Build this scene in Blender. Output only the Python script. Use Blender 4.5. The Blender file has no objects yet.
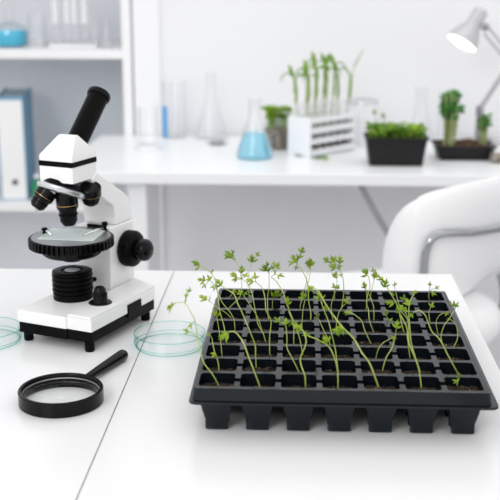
import bpy, bmesh, math, random
from math import sin, cos, pi, radians, sqrt
from mathutils import Vector, Matrix, Euler
random.seed(11)
scene = bpy.context.scene
COL = scene.collection
TABLE_H = 0.75          # heights below are measured from the table top and lifted by this at the end

# ------------------------------------------------------------------ materials
def new_mat(name):
    m = bpy.data.materials.new(name); m.use_nodes = True
    nt = m.node_tree; nt.nodes.clear()
    return m, nt, nt.nodes.new('ShaderNodeOutputMaterial')
def pbr(name, color, rough=.5, metal=0.0, spec=.5, noise=0.0, nscale=40.0, bump=0.0, coat=0.0, sss=0.0):
    m, nt, out = new_mat(name)
    b = nt.nodes.new('ShaderNodeBsdfPrincipled')
    b.inputs['Roughness'].default_value = rough
    b.inputs['Metallic'].default_value = metal
    b.inputs['Specular IOR Level'].default_value = spec
    b.inputs['Coat Weight'].default_value = coat
    b.inputs['Coat Roughness'].default_value = .12
    tc = nt.nodes.new('ShaderNodeTexCoord')
    n = nt.nodes.new('ShaderNodeTexNoise'); n.inputs['Scale'].default_value = nscale; n.inputs['Detail'].default_value = 3
    nt.links.new(tc.outputs['Object'], n.inputs['Vector'])
    r = nt.nodes.new('ShaderNodeValToRGB')
    c = Vector(color)
    lo = c * (1 - noise); hi = c * (1 + noise)
    r.color_ramp.elements[0].position = .3; r.color_ramp.elements[1].position = .7
    r.color_ramp.elements[0].color = (*[max(0, min(1, v)) for v in lo], 1)
    r.color_ramp.elements[1].color = (*[max(0, min(1, v)) for v in hi], 1)
    nt.links.new(n.outputs['Fac'], r.inputs['Fac'])
    nt.links.new(r.outputs['Color'], b.inputs['Base Color'])
    if bump:
        bp = nt.nodes.new('ShaderNodeBump'); bp.inputs['Strength'].default_value = bump; bp.inputs['Distance'].default_value = .001
        nt.links.new(n.outputs['Fac'], bp.inputs['Height']); nt.links.new(bp.outputs['Normal'], b.inputs['Normal'])
    nt.links.new(b.outputs['BSDF'], out.inputs['Surface'])
    return m
def glass(name, tint=(.98, 1, .99), edge=(.62, .88, .82), refl=.55, base=.03, rough=.02, power=4):
    """thin clear glass: see-through face on, coloured and mirroring at grazing angles"""
    m, nt, out = new_mat(name)
    lw = nt.nodes.new('ShaderNodeLayerWeight'); lw.inputs['Blend'].default_value = .5
    p = nt.nodes.new('ShaderNodeMath'); p.operation = 'POWER'; p.inputs[1].default_value = power
    nt.links.new(lw.outputs['Facing'], p.inputs[0])
    fr = nt.nodes.new('ShaderNodeMath'); fr.operation = 'MULTIPLY_ADD'; fr.inputs[1].default_value = refl; fr.inputs[2].default_value = base
    nt.links.new(p.outputs[0], fr.inputs[0])
    mc = nt.nodes.new('ShaderNodeMix'); mc.data_type = 'RGBA'
    mc.inputs['A'].default_value = (*tint, 1); mc.inputs['B'].default_value = (*edge, 1)
    nt.links.new(p.outputs[0], mc.inputs['Factor'])
    t = nt.nodes.new('ShaderNodeBsdfTransparent'); nt.links.new(mc.outputs['Result'], t.inputs['Color'])
    g = nt.nodes.new('ShaderNodeBsdfGlossy'); g.inputs['Roughness'].default_value = rough; g.inputs['Color'].default_value = (1, 1, 1, 1)
    mx = nt.nodes.new('ShaderNodeMixShader')
    nt.links.new(fr.outputs[0], mx.inputs['Fac']); nt.links.new(t.outputs[0], mx.inputs[1]); nt.links.new(g.outputs[0], mx.inputs[2])
    nt.links.new(mx.outputs[0], out.inputs['Surface'])
    return m
def liquid(name, color, see, body=.6):
    m, nt, out = new_mat(name)
    t = nt.nodes.new('ShaderNodeBsdfTransparent'); t.inputs['Color'].default_value = (*see, 1)
    b = nt.nodes.new('ShaderNodeBsdfPrincipled'); b.inputs['Base Color'].default_value = (*color, 1); b.inputs['Roughness'].default_value = .1
    mx = nt.nodes.new('ShaderNodeMixShader'); mx.inputs['Fac'].default_value = body
    nt.links.new(t.outputs[0], mx.inputs[1]); nt.links.new(b.outputs[0], mx.inputs[2]); nt.links.new(mx.outputs[0], out.inputs['Surface'])
    return m
def leafy(name, c1, c2, trans=.4, scale=60):
    m, nt, out = new_mat(name)
    tc = nt.nodes.new('ShaderNodeTexCoord'); n = nt.nodes.new('ShaderNodeTexNoise'); n.inputs['Scale'].default_value = scale
    nt.links.new(tc.outputs['Object'], n.inputs['Vector'])
    r = nt.nodes.new('ShaderNodeValToRGB'); r.color_ramp.elements[0].position = .35; r.color_ramp.elements[1].position = .65
    r.color_ramp.elements[0].color = (*c1, 1); r.color_ramp.elements[1].color = (*c2, 1)
    nt.links.new(n.outputs['Fac'], r.inputs['Fac'])
    b = nt.nodes.new('ShaderNodeBsdfPrincipled'); b.inputs['Roughness'].default_value = .5; b.inputs['Specular IOR Level'].default_value = .3
    t = nt.nodes.new('ShaderNodeBsdfTranslucent')
    nt.links.new(r.outputs['Color'], b.inputs['Base Color']); nt.links.new(r.outputs['Color'], t.inputs['Color'])
    mx = nt.nodes.new('ShaderNodeMixShader'); mx.inputs['Fac'].default_value = trans
    nt.links.new(b.outputs[0], mx.inputs[1]); nt.links.new(t.outputs[0], mx.inputs[2]); nt.links.new(mx.outputs[0], out.inputs['Surface'])
    return m
def glow(name, color, strength):
    m, nt, out = new_mat(name)
    e = nt.nodes.new('ShaderNodeEmission'); e.inputs['Color'].default_value = (*color, 1); e.inputs['Strength'].default_value = strength
    nt.links.new(e.outputs[0], out.inputs['Surface'])
    return m
def soil_mat(name, dark, mid, light, scale=260):
    m, nt, out = new_mat(name)
    tc = nt.nodes.new('ShaderNodeTexCoord'); n = nt.nodes.new('ShaderNodeTexNoise'); n.inputs['Scale'].default_value = scale; n.inputs['Detail'].default_value = 5
    nt.links.new(tc.outputs['Object'], n.inputs['Vector'])
    r = nt.nodes.new('ShaderNodeValToRGB'); e = r.color_ramp.elements
    e[0].position = .42; e[0].color = (*dark, 1); e[1].position = .60; e[1].color = (*mid, 1)
    q = e.new(.72); q.color = (*light, 1)
    b = nt.nodes.new('ShaderNodeBsdfPrincipled'); b.inputs['Roughness'].default_value = .9; b.inputs['Specular IOR Level'].default_value = .2
    nt.links.new(n.outputs['Fac'], r.inputs['Fac']); nt.links.new(r.outputs['Color'], b.inputs['Base Color'])
    nt.links.new(b.outputs[0], out.inputs['Surface'])
    return m

M = dict(
    table=pbr('white_laminate', (.80, .80, .805), .20, noise=.006, nscale=5),
    desk=pbr('white_desk_laminate', (.85, .855, .865), .3, noise=.006, nscale=5),
    wall=pbr('painted_wall', (.83, .83, .845), .9, spec=.2, noise=.01, nscale=2),
    floor=pbr('pale_floor', (.60, .60, .61), .35, noise=.03, nscale=3),
    shelf=pbr('white_melamine', (.86, .86, .87), .4, noise=.006, nscale=5),
    shelf_back=pbr('pale_grey_board', (.84, .86, .90), .7, noise=.01, nscale=5),
    enamel=pbr('white_enamel', (.86, .86, .855), .3, noise=.008, nscale=60),
    black=pbr('black_plastic', (.0035, .0035, .004), .32, spec=.06, noise=.1, nscale=200),
    gloss_black=pbr('glossy_black_plastic', (.0035, .0035, .004), .2, spec=.16, noise=.05, nscale=200),
    tray=pbr('black_tray_plastic', (.004, .0065, .0095), .14, spec=.30, noise=.15, nscale=90, bump=.02),
    pot=pbr('black_pot_plastic', (.008, .008, .009), .4, spec=.3, noise=.1, nscale=90),
    chrome=pbr('chrome', (.75, .76, .78), .12, metal=1, noise=.01),
    bow=pbr('brushed_chrome', (.40, .41, .43), .16, metal=1, noise=.01),
    steel=pbr('satin_steel', (.66, .67, .69), .3, metal=.9, noise=.03, nscale=80),
    stage=pbr('grey_metal_plate', (.30, .305, .31), .3, metal=.6, noise=.03, nscale=80),
    brass=pbr('brass_band', (.5, .33, .12), .35, metal=1, noise=.02),
    leather=pbr('white_leather', (.84, .84, .845), .38, noise=.01, nscale=120, bump=.03),
    binder=pbr('blue_binder_card', (.17, .36, .53), .6, noise=.04, nscale=60),
    paper=pbr('white_paper', (.88, .88, .88), .8, noise=.005),
    pages=pbr('paper_pages', (.42, .52, .60), .9, noise=.04, nscale=200),
    rack=pbr('white_rack_plastic', (.86, .87, .9), .4, noise=.006),
    lamp=pbr('lamp_grey_enamel', (.50, .50, .52), .35, metal=.3, noise=.01),
    strut=pbr('grey_painted_steel', (.32, .32, .33), .5, noise=.02),
    canister=pbr('white_canister', (.84, .84, .86), .35, noise=.006),
    blue_print=pbr('blue_print', (.02, .33, .70), .5, noise=.05),
    green_glass=pbr('green_bottle', (.03, .30, .13), .25, noise=.1, nscale=30),
    soil=soil_mat('potting_soil', (.010, .007, .005), (.042, .026, .017), (.34, .22, .12)),
    soil_brown=soil_mat('brown_soil', (.035, .018, .010), (.09, .045, .025), (.2, .12, .07), 150),
    roots=soil_mat('soil_with_roots', (.12, .09, .06), (.33, .28, .21), (.6, .55, .45), 90),
    glass=glass('clear_glass'),
    glass_back=glass('clear_glassware', (.99, .992, .994), (.74, .77, .80), .8, .05, .03, 4),
    glass_frost=liquid('frosted_glass', (.93, .94, .96), (.95, .96, .97), .8),
    dish=glass('petri_glass', (.998, .9995, .999), (.16, .52, .44), .35, .022, .02, 9),
    glass_edge=glass('green_glass_edge', (.68, .90, .85), (.45, .77, .70), .4, .10),
    slide=liquid('slide_glass', (.88, .94, .925), (.94, .99, .97), .6),
    lens=glass('lens_glass', (.995, .998, .997), (.80, .90, .88), .5, .03, .02, 9),
    cyan=liquid('turquoise_liquid', (.0, .50, .72), (.1, .80, .95), .95),
    sky=liquid('pale_blue_liquid', (.36, .76, .90), (.60, .90, .97), .45),
    stem=leafy('seedling_stem', (.44, .56, .10), (.64, .72, .28), .35, 40),
    leaf=leafy('seedling_leaf', (.17, .34, .015), (.46, .60, .05), .4, 110),
    sprout=leafy('sprout_leaf', (.17, .38, .04), (.36, .55, .09), .35, 25),
    micro=leafy('microgreen_leaf', (.12, .33, .03), (.42, .62, .06), .35, 30),
    dark_green=leafy('dark_green_leaf', (.03, .20, .03), (.11, .38, .07), .25, 40),
    pale_stem=leafy('pale_stem', (.36, .45, .16), (.60, .64, .36), .3, 30),
    bulb=glow('lamp_light', (1, 1, 1), 3.0),
)

# ------------------------------------------------------------------ mesh helpers
class MB:
    def __init__(s): s.bm = bmesh.new()
    def face(s, vs):
        try: return s.bm.faces.new(vs)
        except ValueError: return None
    def box(s, lo, hi, mat=None):
        x0, y0, z0 = lo; x1, y1, z1 = hi
        v = [s.bm.verts.new((mat @ Vector(p)) if mat else p) for p in
             [(x0, y0, z0), (x1, y0, z0), (x1, y1, z0), (x0, y1, z0), (x0, y0, z1), (x1, y0, z1), (x1, y1, z1), (x0, y1, z1)]]
        for f in [(0, 3, 2, 1), (4, 5, 6, 7), (0, 1, 5, 4), (1, 2, 6, 5), (2, 3, 7, 6), (3, 0, 4, 7)]: s.face([v[i] for i in f])
        return s
    def prism(s, poly, z0, z1, mat=None, taper=1.0):
        T = (lambda p: mat @ Vector(p)) if mat else (lambda p: p)
        cx = sum(p[0] for p in poly) / len(poly); cy = sum(p[1] for p in poly) / len(poly)
        a = [s.bm.verts.new(T((p[0], p[1], z0))) for p in poly]
        b = [s.bm.verts.new(T((cx + (p[0] - cx) * taper, cy + (p[1] - cy) * taper, z1))) for p in poly]
        n = len(poly)
        s.face(a[::-1]); s.face(b)
        for i in range(n): s.face([a[i], a[(i + 1) % n], b[(i + 1) % n], b[i]])
        return s
    def lathe(s, prof, mat=None, n=40, close=False, wob=None):
        """prof: (r, z) pairs about the local z axis; r = 0 closes to a point"""
        rings = []
        for r, z in prof:
            if r < 1e-7: rings.append([s.bm.verts.new((mat @ Vector((0, 0, z))) if mat else (0, 0, z))])
            else:
                ring = []
                for i in range(n):
                    a = 2 * pi * i / n; rr = r * (wob(i) if wob else 1)
                    p = Vector((rr * cos(a), rr * sin(a), z)); ring.append(s.bm.verts.new(mat @ p if mat else p))
                rings.append(ring)
        seq = list(zip(rings, rings[1:])) + ([(rings[-1], rings[0])] if close else [])
        for A, B in seq:
            if len(A) == 1 and len(B) == 1: continue
            for i in range(n):
                j = (i + 1) % n
                if len(A) == 1: s.face([A[0], B[j], B[i]])
                elif len(B) == 1: s.face([A[i], A[j], B[0]])
                else: s.face([A[i], A[j], B[j], B[i]])
        return s
    def tube(s, pts, rad, n=8, caps=True, flat=1.0):
        pts = [Vector(p) for p in pts]
        if not isinstance(rad, (list, tuple)): rad = [rad] * len(pts)
        rings = []; ref = None
        for i, p in enumerate(pts):
            d = (pts[min(i + 1, len(pts) - 1)] - pts[max(i - 1, 0)]).normalized()
            if ref is None: ref = d.cross(Vector((0, 0, 1)) if abs(d.z) < .9 else Vector((0, 1, 0))).normalized()
            ref = (ref - d * ref.dot(d)).normalized(); q = d.cross(ref)
            rings.append([s.bm.verts.new(p + rad[i] * (cos(2 * pi * k / n) * ref + flat * sin(2 * pi * k / n) * q)) for k in range(n)])
        for A, B in zip(rings, rings[1:]):
            for k in range(n): s.face([A[k], A[(k + 1) % n], B[(k + 1) % n], B[k]])
        if caps: s.face(rings[0][::-1]); s.face(rings[-1])
        return s
    def hull(s, pts):
        v = [s.bm.verts.new(p) for p in pts]
        bmesh.ops.convex_hull(s.bm, input=v)
        return s
    def build(s, name, mat, parent=None, bevel=0, seg=2, sharp=35, solid=0, rim_faces=True, loc=None, rot=None, subsurf=0):
        bm = s.bm
        bmesh.ops.recalc_face_normals(bm, faces=bm.faces[:])
        lim = radians(sharp)
        for f in bm.faces: f.smooth = True
        for e in bm.edges:
            if len(e.link_faces) == 2: e.smooth = e.calc_face_angle(0) < lim
        me = bpy.data.meshes.new(name); bm.to_mesh(me); bm.free()
        me.materials.append(mat)
        o = bpy.data.objects.new(name, me); COL.objects.link(o)
        if parent: o.parent = parent
        if loc: o.location = loc
        if rot: o.rotation_euler = rot
        if solid:
            md = o.modifiers.new('thickness', 'SOLIDIFY'); md.thickness = abs(solid); md.offset = -1 if solid > 0 else 0; md.use_rim = rim_faces
        if bevel:
            md = o.modifiers.new('bevel', 'BEVEL'); md.width = bevel; md.segments = seg; md.limit_method = 'ANGLE'; md.angle_limit = radians(35)
            md.harden_normals = True
        if subsurf:
            md = o.modifiers.new('subdivision', 'SUBSURF'); md.levels = subsurf; md.render_levels = subsurf
        return o
def thing(name, label, cat, loc=(0, 0, 0), rz=0, group=None, kind=None):
    o = bpy.data.objects.new(name, None); COL.objects.link(o); o.empty_display_size = .02
    o.location = loc; o.rotation_euler = (0, 0, rz)
    return tag(o, label, cat, group, kind)
def tag(o, label, cat, group=None, kind=None):
    o['label'] = label; o['category'] = cat
    if group: o['group'] = group
    if kind: o['kind'] = kind
    return o
def struct(o): o['kind'] = 'structure'; return o
def along(p, d, roll=0):
    """matrix with local z along d, origin p"""
    d = Vector(d).normalized()
    return Matrix.Translation(Vector(p)) @ d.to_track_quat('Z', 'Y').to_matrix().to_4x4()
def cat_curve(P, sub=4):
    P = [Vector(p) for p in P]; out = []
    for i in range(len(P) - 1):
        p0, p1, p2, p3 = P[max(i - 1, 0)], P[i], P[i + 1], P[min(i + 2, len(P) - 1)]
        for k in range(sub):
            t = k / sub
            out.append(.5 * ((2 * p1) + (-p0 + p2) * t + (2 * p0 - 5 * p1 + 4 * p2 - p3) * t * t + (-p0 + 3 * p1 - 3 * p2 + p3) * t ** 3))
    out.append(P[-1]); return out
def rrect(w, d, r, k=4, cx=0, cy=0):
    pts = []
    for sx, sy, a0 in ((1, 1, 0), (-1, 1, 90), (-1, -1, 180), (1, -1, 270)):
        for i in range(k + 1):
            a = radians(a0 + 90 * i / k); pts.append((cx + sx * (w / 2 - r) + r * cos(a), cy + sy * (d / 2 - r) + r * sin(a)))
    return pts

# ------------------------------------------------------------------ camera
cam_d = bpy.data.cameras.new('camera'); cam = bpy.data.objects.new('camera', cam_d); COL.objects.link(cam)
cam_d.sensor_width = 36; cam_d.lens = 36 * 1050 / 500; cam_d.clip_start = .05
cam.location = (0, 0, .446); cam.rotation_euler = (radians(90 - 14.7), 0, radians(2.7))
cam_d.dof.use_dof = True; cam_d.dof.focus_distance = 1.20; cam_d.dof.aperture_fstop = 7.0
scene.camera = cam

# ------------------------------------------------------------------ room
def slab(name, lo, hi, mat, **k): return struct(MB().box(lo, hi).build(name, mat, **k))
slab('floor', (-3, -1.5, -.80), (3, 3.6, -.75), M['floor'])
slab('wall_back', (-.395, 3.0, -.75), (3, 3.06, 1.9), M['wall'])
slab('wall_alcove', (-3, 3.42, -.75), (-.395, 3.48, 1.9), M['wall'])
slab('trim_1', (-.471, 2.985, -.75), (-.395, 3.48, 1.9), M['shelf'], bevel=.002)

# front tables: two white tables pushed together, a hairline joint between them
def table(name, label, x0, x1, y0=.42, y1=1.566):
    t = thing(name, label, 'table', ((x0 + x1) / 2, (y0 + y1) / 2, -.75))
    w = (x1 - x0) / 2; d = (y1 - y0) / 2
    MB().box((-w, -d, .72), (w, d, .75)).build('tabletop', M['table'], t, bevel=.0006, seg=2)
    for sx in (-1, 1):
        for sy in (-1, 1):
            px, py = sx * (w - .04), sy * (d - .04)
            MB().box((px - .02, py - .02, 0), (px + .02, py + .02, .7195)).build('leg', M['shelf'], t, bevel=.002)
    return t
table('lab_table', 'white front table with the microscope and magnifying glass standing on it', -1.10, -.1926)
table('lab_table', 'white front table carrying the black tray of seedlings, right of the joint', -.1914, .2368)

# back desk
dk = thing('desk', 'long white desk along the back wall with glassware and planters', 'desk', (.35, 2.69, -.75))
MB().box((-.92, -.292, .722), (.95, .288, .75)).build('desktop', M['desk'], dk, bevel=.003)
MB().box((-.755, -.25, 0), (-.712, -.02, .721)).build('leg', M['desk'], dk, bevel=.003)
MB().box((.80, -.25, 0), (.843, .25, .721)).build('leg', M['desk'], dk, bevel=.003)
lg = MB().tube([(-.208, -.24, .7215), (-.165, -.24, .645), (-.10, -.235, .54), (.02, -.23, .36), (.20, -.2, .012)], .0075, 10).build('strut', M['strut'], dk)
lg['label'] = 'slanted grey metal strut'

# shelf unit
su = thing('shelving_unit', 'white open shelving unit holding blue binder and glassware at left', 'shelf', (-.9, 2.98, -.75))
for x in (-.40, .399):
    w = .026
    MB().box((x, 0, 0), (x + w, .42, 2.4)).build('side_panel', M['shelf'], su, bevel=.001)
MB().box((-.374, .412, 0), (.399, .42, 2.4)).build('back_panel', M['shelf_back'], su)
for z in (.522, .9655, 1.42, .06):
    MB().box((-.374, .002, z), (.399, .411, z + .0255)).build('shelf', M['shelf'], su, bevel=.001)
# ------------------------------------------------------------------ microscope
mic = thing('microscope', 'white and black student microscope with angled black eyepiece, on the front table', 'microscope', (-.2711, 1.2808, 0), radians(-22.4))
AX = -.0205
base_poly = [(-.054, -.0735), (.0185, -.0735), (.0185, -.0715), (.054, -.0715), (.054, .0815), (.009, .106), (-.045, .106), (-.054, .08)]
base_low = [(x * .985, y * .985) for x, y in base_poly]
b = MB().prism(base_poly, .026, .0415).build('base', M['enamel'], mic, bevel=.0012)
MB().prism([(.0195, -.0708), (.0533, -.0708), (.0533, .081), (.012, .10), (.012, .0)], .0416, .0452).build('side_step', M['enamel'], b, bevel=.0006)
lw_ = MB().prism(base_low, .012, .0259).build('lower_base', M['black'], mic, bevel=.001); lw_['label'] = 'black lower part of the base'
for x, y in ((.0465, -.0655), (.047, .067), (-.0465, -.063), (-.044, .085)):
    MB().lathe([(0, 0), (.0055, 0), (.0062, .002), (.0062, .0119), (0, .0119)], Matrix.Translation((x, y, 0)), 20).build('foot', M['black'], mic)
lt = MB().box((.0532, .011, .0205), (.0556, .044, .0375)).build('battery_latch', M['black'], mic, bevel=.0008)
lt['label'] = 'black latch on the side of the base'
# ribbed light source
prof = [(0, .0416), (.0255, .0416), (.0255, .0495)]
z = .0495
for i in range(4):
    prof += [(.0235, z + .0006), (.0235, z + .002), (.0262, z + .0028), (.0262, z + .0054), (.0245, z + .0062)]; z += .0062
prof += [(.0235, .0745), (.0258, .0750), (.0258, .0775), (.0240, .0784), (.0150, .0784), (.0145, .0768), (.0110, .0768), (.0105, .0782), (.0, .0778)]
il = MB().lathe(prof, Matrix.Translation((AX, 0, 0)), 48).build('illuminator', M['black'], mic); il['label'] = 'ribbed black light housing'
MB().lathe([(0, .0777), (.0100, .0783), (.0, .0792)], Matrix.Translation((AX, 0, 0)), 24).build('light_lens', M['stage'], il)
# brightness knob
kn = MB().lathe([(0, .0416), (.0150, .0436), (.0150, .0455), (.0138, .0468), (.0095, .0470), (.0088, .0480), (.0082, .058), (.0072, .0635), (.0048, .0665), (0, .0675)],
                Matrix.Translation((.0305, -.0145, 0)), 40, wob=None).build('brightness_knob', M['gloss_black'], mic)
for i in range(10):
    a = 2 * pi * i / 10
    MB().box((-.0009, -.0009, .048), (.0009, .0009, .059), Matrix.Translation((.0305 + .0082 * cos(a), -.0145 + .0082 * sin(a), 0)) @ Matrix.Rotation(a, 4, 'Z')).build('grip_rib', M['gloss_black'], kn)
# column, arm
MB().box((-.0455, .048, .0416), (.0075, .1075, .1255)).build('column', M['enamel'], mic, bevel=.002)
MB().lathe([(0, 0), (.003, 0), (.003, .004), (.0022, .006), (0, .0065)], along((-.0185, .0485, .0535), (0, -1, 0)), 16).build('lock_screw', M['black'], mic)
arm_poly = [(.0201, .1855), (.0145, .1965), (.0265, .2038), (.0885, .1664), (.1006, .1573), (.1110, .1257), (.0663, .1257), (.0629, .1524), (.0375, .168)]
yz = Matrix(((0, 0, 1, 0), (1, 0, 0, 0), (0, 1, 0, 0), (0, 0, 0, 1)))
MB().prism(arm_poly, -.0440, .0055, yz).build('arm', M['enamel'], mic, bevel=.0022)
# focus knobs, both sides of the column
for sgn, x0 in ((1, .0076), (-1, -.0456)):
    mt = along((x0, .0865, .0905), (sgn, 0, 0))
    fk = MB().lathe([(0, 0), (.0225, 0), (.0245, .002), (.0245, .0135), (.0225, .0165), (.017, .0185), (0, .0185)], mt, 80,
                    wob=lambda i: 1.0 if i % 2 else .965).build('coarse_focus_knob', M['black'], mic, sharp=50)
    MB().lathe([(0, .0185), (.0135, .0185), (.0150, .021), (.0150, .030), (.0138, .034), (.010, .0375), (.005, .039), (0, .0392)], mt, 60,
               wob=lambda i: 1.0 if i % 2 else .96).build('fine_focus_knob', M['gloss_black'], fk, sharp=50)
# stage
ST = Matrix.Translation((AX + .004, -.0045, 0))
def knurl(i): return 1.0 if (i % 4) in (0, 1) else .92
st = MB().lathe([(0, .1115), (.051, .1115), (.0540, .1125), (.0540, .1232), (.0525, .1242), (0, .1242)], ST, 192, wob=knurl).build('stage', M['gloss_black'], mic, sharp=40)
pl = MB().lathe([(0, .1242), (.0500, .1242), (.0500, .1247), (0, .1247)], ST, 64).build('stage_plate', M['stage'], st); pl['label'] = 'grey metal plate on the round stage'
MB().lathe([(0, .1010), (.035, .1010), (.037, .103), (.037, .1115), (0, .1115)], ST, 56).build('diaphragm_disc', M['gloss_black'], st)
MB().box((AX - .018, .034, .1000), (AX + .018, .0478, .1113)).build('bracket', M['black'], st)
MB().lathe([(0, .0930), (.0115, .0930), (.0115, .1009), (0, .1009)], ST, 32).build('condenser', M['black'], st)
MB().box((-.026, .0455, .1247), (-.004, .0505, .1290)).build('stop_bar', M['black'], st, bevel=.0006)
for px, py, tx, ty, hh in ((.0075, .0370, .0015, -.006, .0030), (-.0545, -.0080, -.036, -.020, 0)):
    c = MB().lathe([(0, .1247), (.0032, .1247), (.0032, .1265), (.0024, .1272), (.0024, .1285 + hh), (.0040, .1292 + hh), (.0040, .1312 + hh * 1.5), (.003, .1324 + hh * 1.5), (0, .1326 + hh * 1.5)], Matrix.Translation((px, py, 0)), 18).build('stage_clip', M['black'], st)
    MB().tube([(px, py, .1295), (px * .7 + tx * .3, py * .7 + ty * .3, .1300), (px * .2 + tx * .8, py * .2 + ty * .8, .1288), (tx, ty, .1276)], [.0014, .0017, .0017, .0012], 8, flat=.4).build('spring_arm', M['chrome'], c)
sl = MB().box((-.036, -.029, 0), (.036, .029, .0012)).build('microscope_slide', M['slide'], None, bevel=.0002)
ca, sa = cos(radians(-22.4)), sin(radians(-22.4))
def mw(x, y, z): return (-.2711 + x * ca - y * sa, 1.2808 + x * sa + y * ca, z)
sl.location = mw(-.0175, -.0005, .1249); sl.rotation_euler = (0, 0, radians(-22.4 + 17))
tag(sl, 'clear greenish glass slide lying under the clips of the microscope stage', 'slide')
# head
hd = MB().box((-.0450, -.0250, .1965), (.0042, .0280, .2168)).hull([(x, y, z) for x in (-.0450, .0042) for y in (-.0250, .0280) for z in (.2232, .2300)] +
     [(x, y, .2530) for x in (-.0310, -.0060) for y in (-.0015, .0045)]).build('head', M['enamel'], mic, bevel=.0009)
bd = MB().box((-.0455, -.0255, .2168), (.0047, .0285, .2232)).build('head_band', M['black'], hd, bevel=.0005); bd['label'] = 'black band around the white head'
td = Vector((0, .715, .700)).normalized()
tp = Vector((AX, .0115, .2300))
tu = MB().lathe([(0, 0), (.0136, 0), (.0136, .070), (.0136, .0905), (0, .0905)], along(tp, td), 40).build('eyepiece_tube', M['black'], mic)
MB().lathe([(0, .0880), (.0150, .0880), (.0156, .0895), (.0156, .0935), (.0148, .0950), (.0115, .0952), (.0095, .0925), (0, .0925)], along(tp, td), 40).build('eyecup', M['gloss_black'], tu)
# nosepiece and objectives
NC = Vector((AX - .0050, -.007, .1845)); nd = Vector((.15, .38, 1)).normalized()
ns = MB().lathe([(0, -.0055), (.024, -.0055), (.0305, -.0040), (.0318, -.0020), (.0318, .0012), (.0298, .0025), (.018, .0045), (0, .0045)], along(NC, nd), 56).build('nosepiece', M['steel'], mic)
MB().lathe([(0, .0045), (.0265, .0040), (.0235, .0095), (0, .0098)], along(NC, nd), 48).build('turret_cap', M['black'], ns)
def objective(p, d, L, s, label):
    m = along(p, d)
    o = MB().lathe([(0, 0), (.0098 * s, 0), (.0105 * s, .001), (.0105 * s, L * .42), (.0098 * s, L * .46), (.0088 * s, L * .50), (.0082 * s, L * .80), (.0055 * s, L * .92), (0, L * .92)], m, 36).build('objective', M['gloss_black'], ns)
    o['label'] = label
    MB().lathe([(.0104 * s, L * .345), (.0106 * s, L * .345), (.0106 * s, L * .362), (.0104 * s, L * .362)], m, 36, close=True).build('colour_ring', M['brass'], o)
    MB().lathe([(.0086 * s, L * .60), (.0091 * s, L * .60), (.0091 * s, L * .64), (.0086 * s, L * .64)], m, 36, close=True).build('knurled_ring', M['black'], o)
    MB().lathe([(0, L * .92), (.0042 * s, L * .92), (.0036 * s, L), (0, L)], m, 24).build('front_lens', M['steel'], o)
objective((AX + .0020, -.0085, .1830), (.03, .05, -1), .0475, 1.32, 'objective pointing down at the slide')
objective((-.0365, -.0200, .1855), (-.50, -.58, -.95), .030, 1.22, 'objective swung out to the left')
objective((.0060, .0100, .1880), (-.25, .35, -.95), .029, 1.28, 'objective swung out to the rear')

# ------------------------------------------------------------------ magnifying glass
mg = thing('magnifying_glass', 'black framed hand magnifying glass lying flat on the white front table', 'magnifier', (-.2530, 1.0440, 0))
MB().lathe([(.0415, 0), (.0447, 0), (.0455, .001), (.0455, .0150), (.0445, .0162), (.0422, .0162), (.0418, .0157), (.0412, .0110), (.0398, .0105), (.0398, .0035), (.0405, .002)], None, 96, close=True).build('frame', M['gloss_black'], mg)
MB().lathe([(.0412, .0112), (.0412, .0118), (.0406, .0118), (.0404, .0108)], None, 96, close=True).build('retaining_ring', M['steel'], mg)
n = 8; pr = []
for i in range(n + 1): r = .0402 * (1 - i / n); pr.append((r, .0090 + .0030 * (1 - (r / .0402) ** 2)))
for i in range(1, n + 1): r = .0402 * i / n; pr.append((r, .0075 - .0022 * (1 - (r / .0402) ** 2)))
MB().lathe(pr, None, 64).build('lens', M['lens'], mg)
hdv = Vector((.0470, .1325, 0)).normalized(); h0 = hdv * .0445
MB().lathe([(0, 0), (.0032, 0), (.0032, .004), (.0040, .0055), (.0044, .010), (.0056, .040), (.0068, .080), (.0070, .0915), (.0060, .0945), (0, .0955)],
           along((h0.x, h0.y, .0078), (hdv.x, hdv.y, -.014)), 28).build('handle', M['gloss_black'], mg)

# ------------------------------------------------------------------ petri dishes
def petri(name, label, x, y, r=.0445):
    t = thing(name, label, 'petri dish', (x, y, .0005), 0, 'glass petri dishes on the front table')
    ri = r - .0026
    MB().lathe([(0, 0), (ri, 0), (ri + .0003, .0006), (ri + .0003, .0138), (ri - .0014, .0138), (ri - .0014, .0014), (0, .0014)], None, 96).build('dish', M['dish'], t)
    MB().lathe([(0, .0168), (r - .001, .0168), (r, .0160), (r, .0042), (r - .0014, .0042), (r - .0014, .0152), (0, .0152)], None, 96).build('lid', M['dish'], t)
    MB().lathe([(r - .0012, .0158), (r, .0158), (r, .0168), (r - .0012, .0168)], None, 96, close=True).build('lid_rim', M['glass_edge'], t)
    MB().lathe([(r - .0014, .0040), (r + .0001, .0040), (r + .0001, .0047), (r - .0014, .0047)], None, 96, close=True).build('lid_lip', M['glass_edge'], t)
    MB().lathe([(ri - .0012, .0001), (ri + .0004, .0001), (ri + .0004, .0008), (ri - .0012, .0008)], None, 96, close=True).build('dish_base_edge', M['glass_edge'], t)
petri('petri_dish', 'empty glass petri dish between the microscope and the seedling tray', -.1575, 1.2275)
petri('petri_dish', 'glass petri dish left of the microscope, half out of the picture', -.3905, 1.2335)
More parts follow.
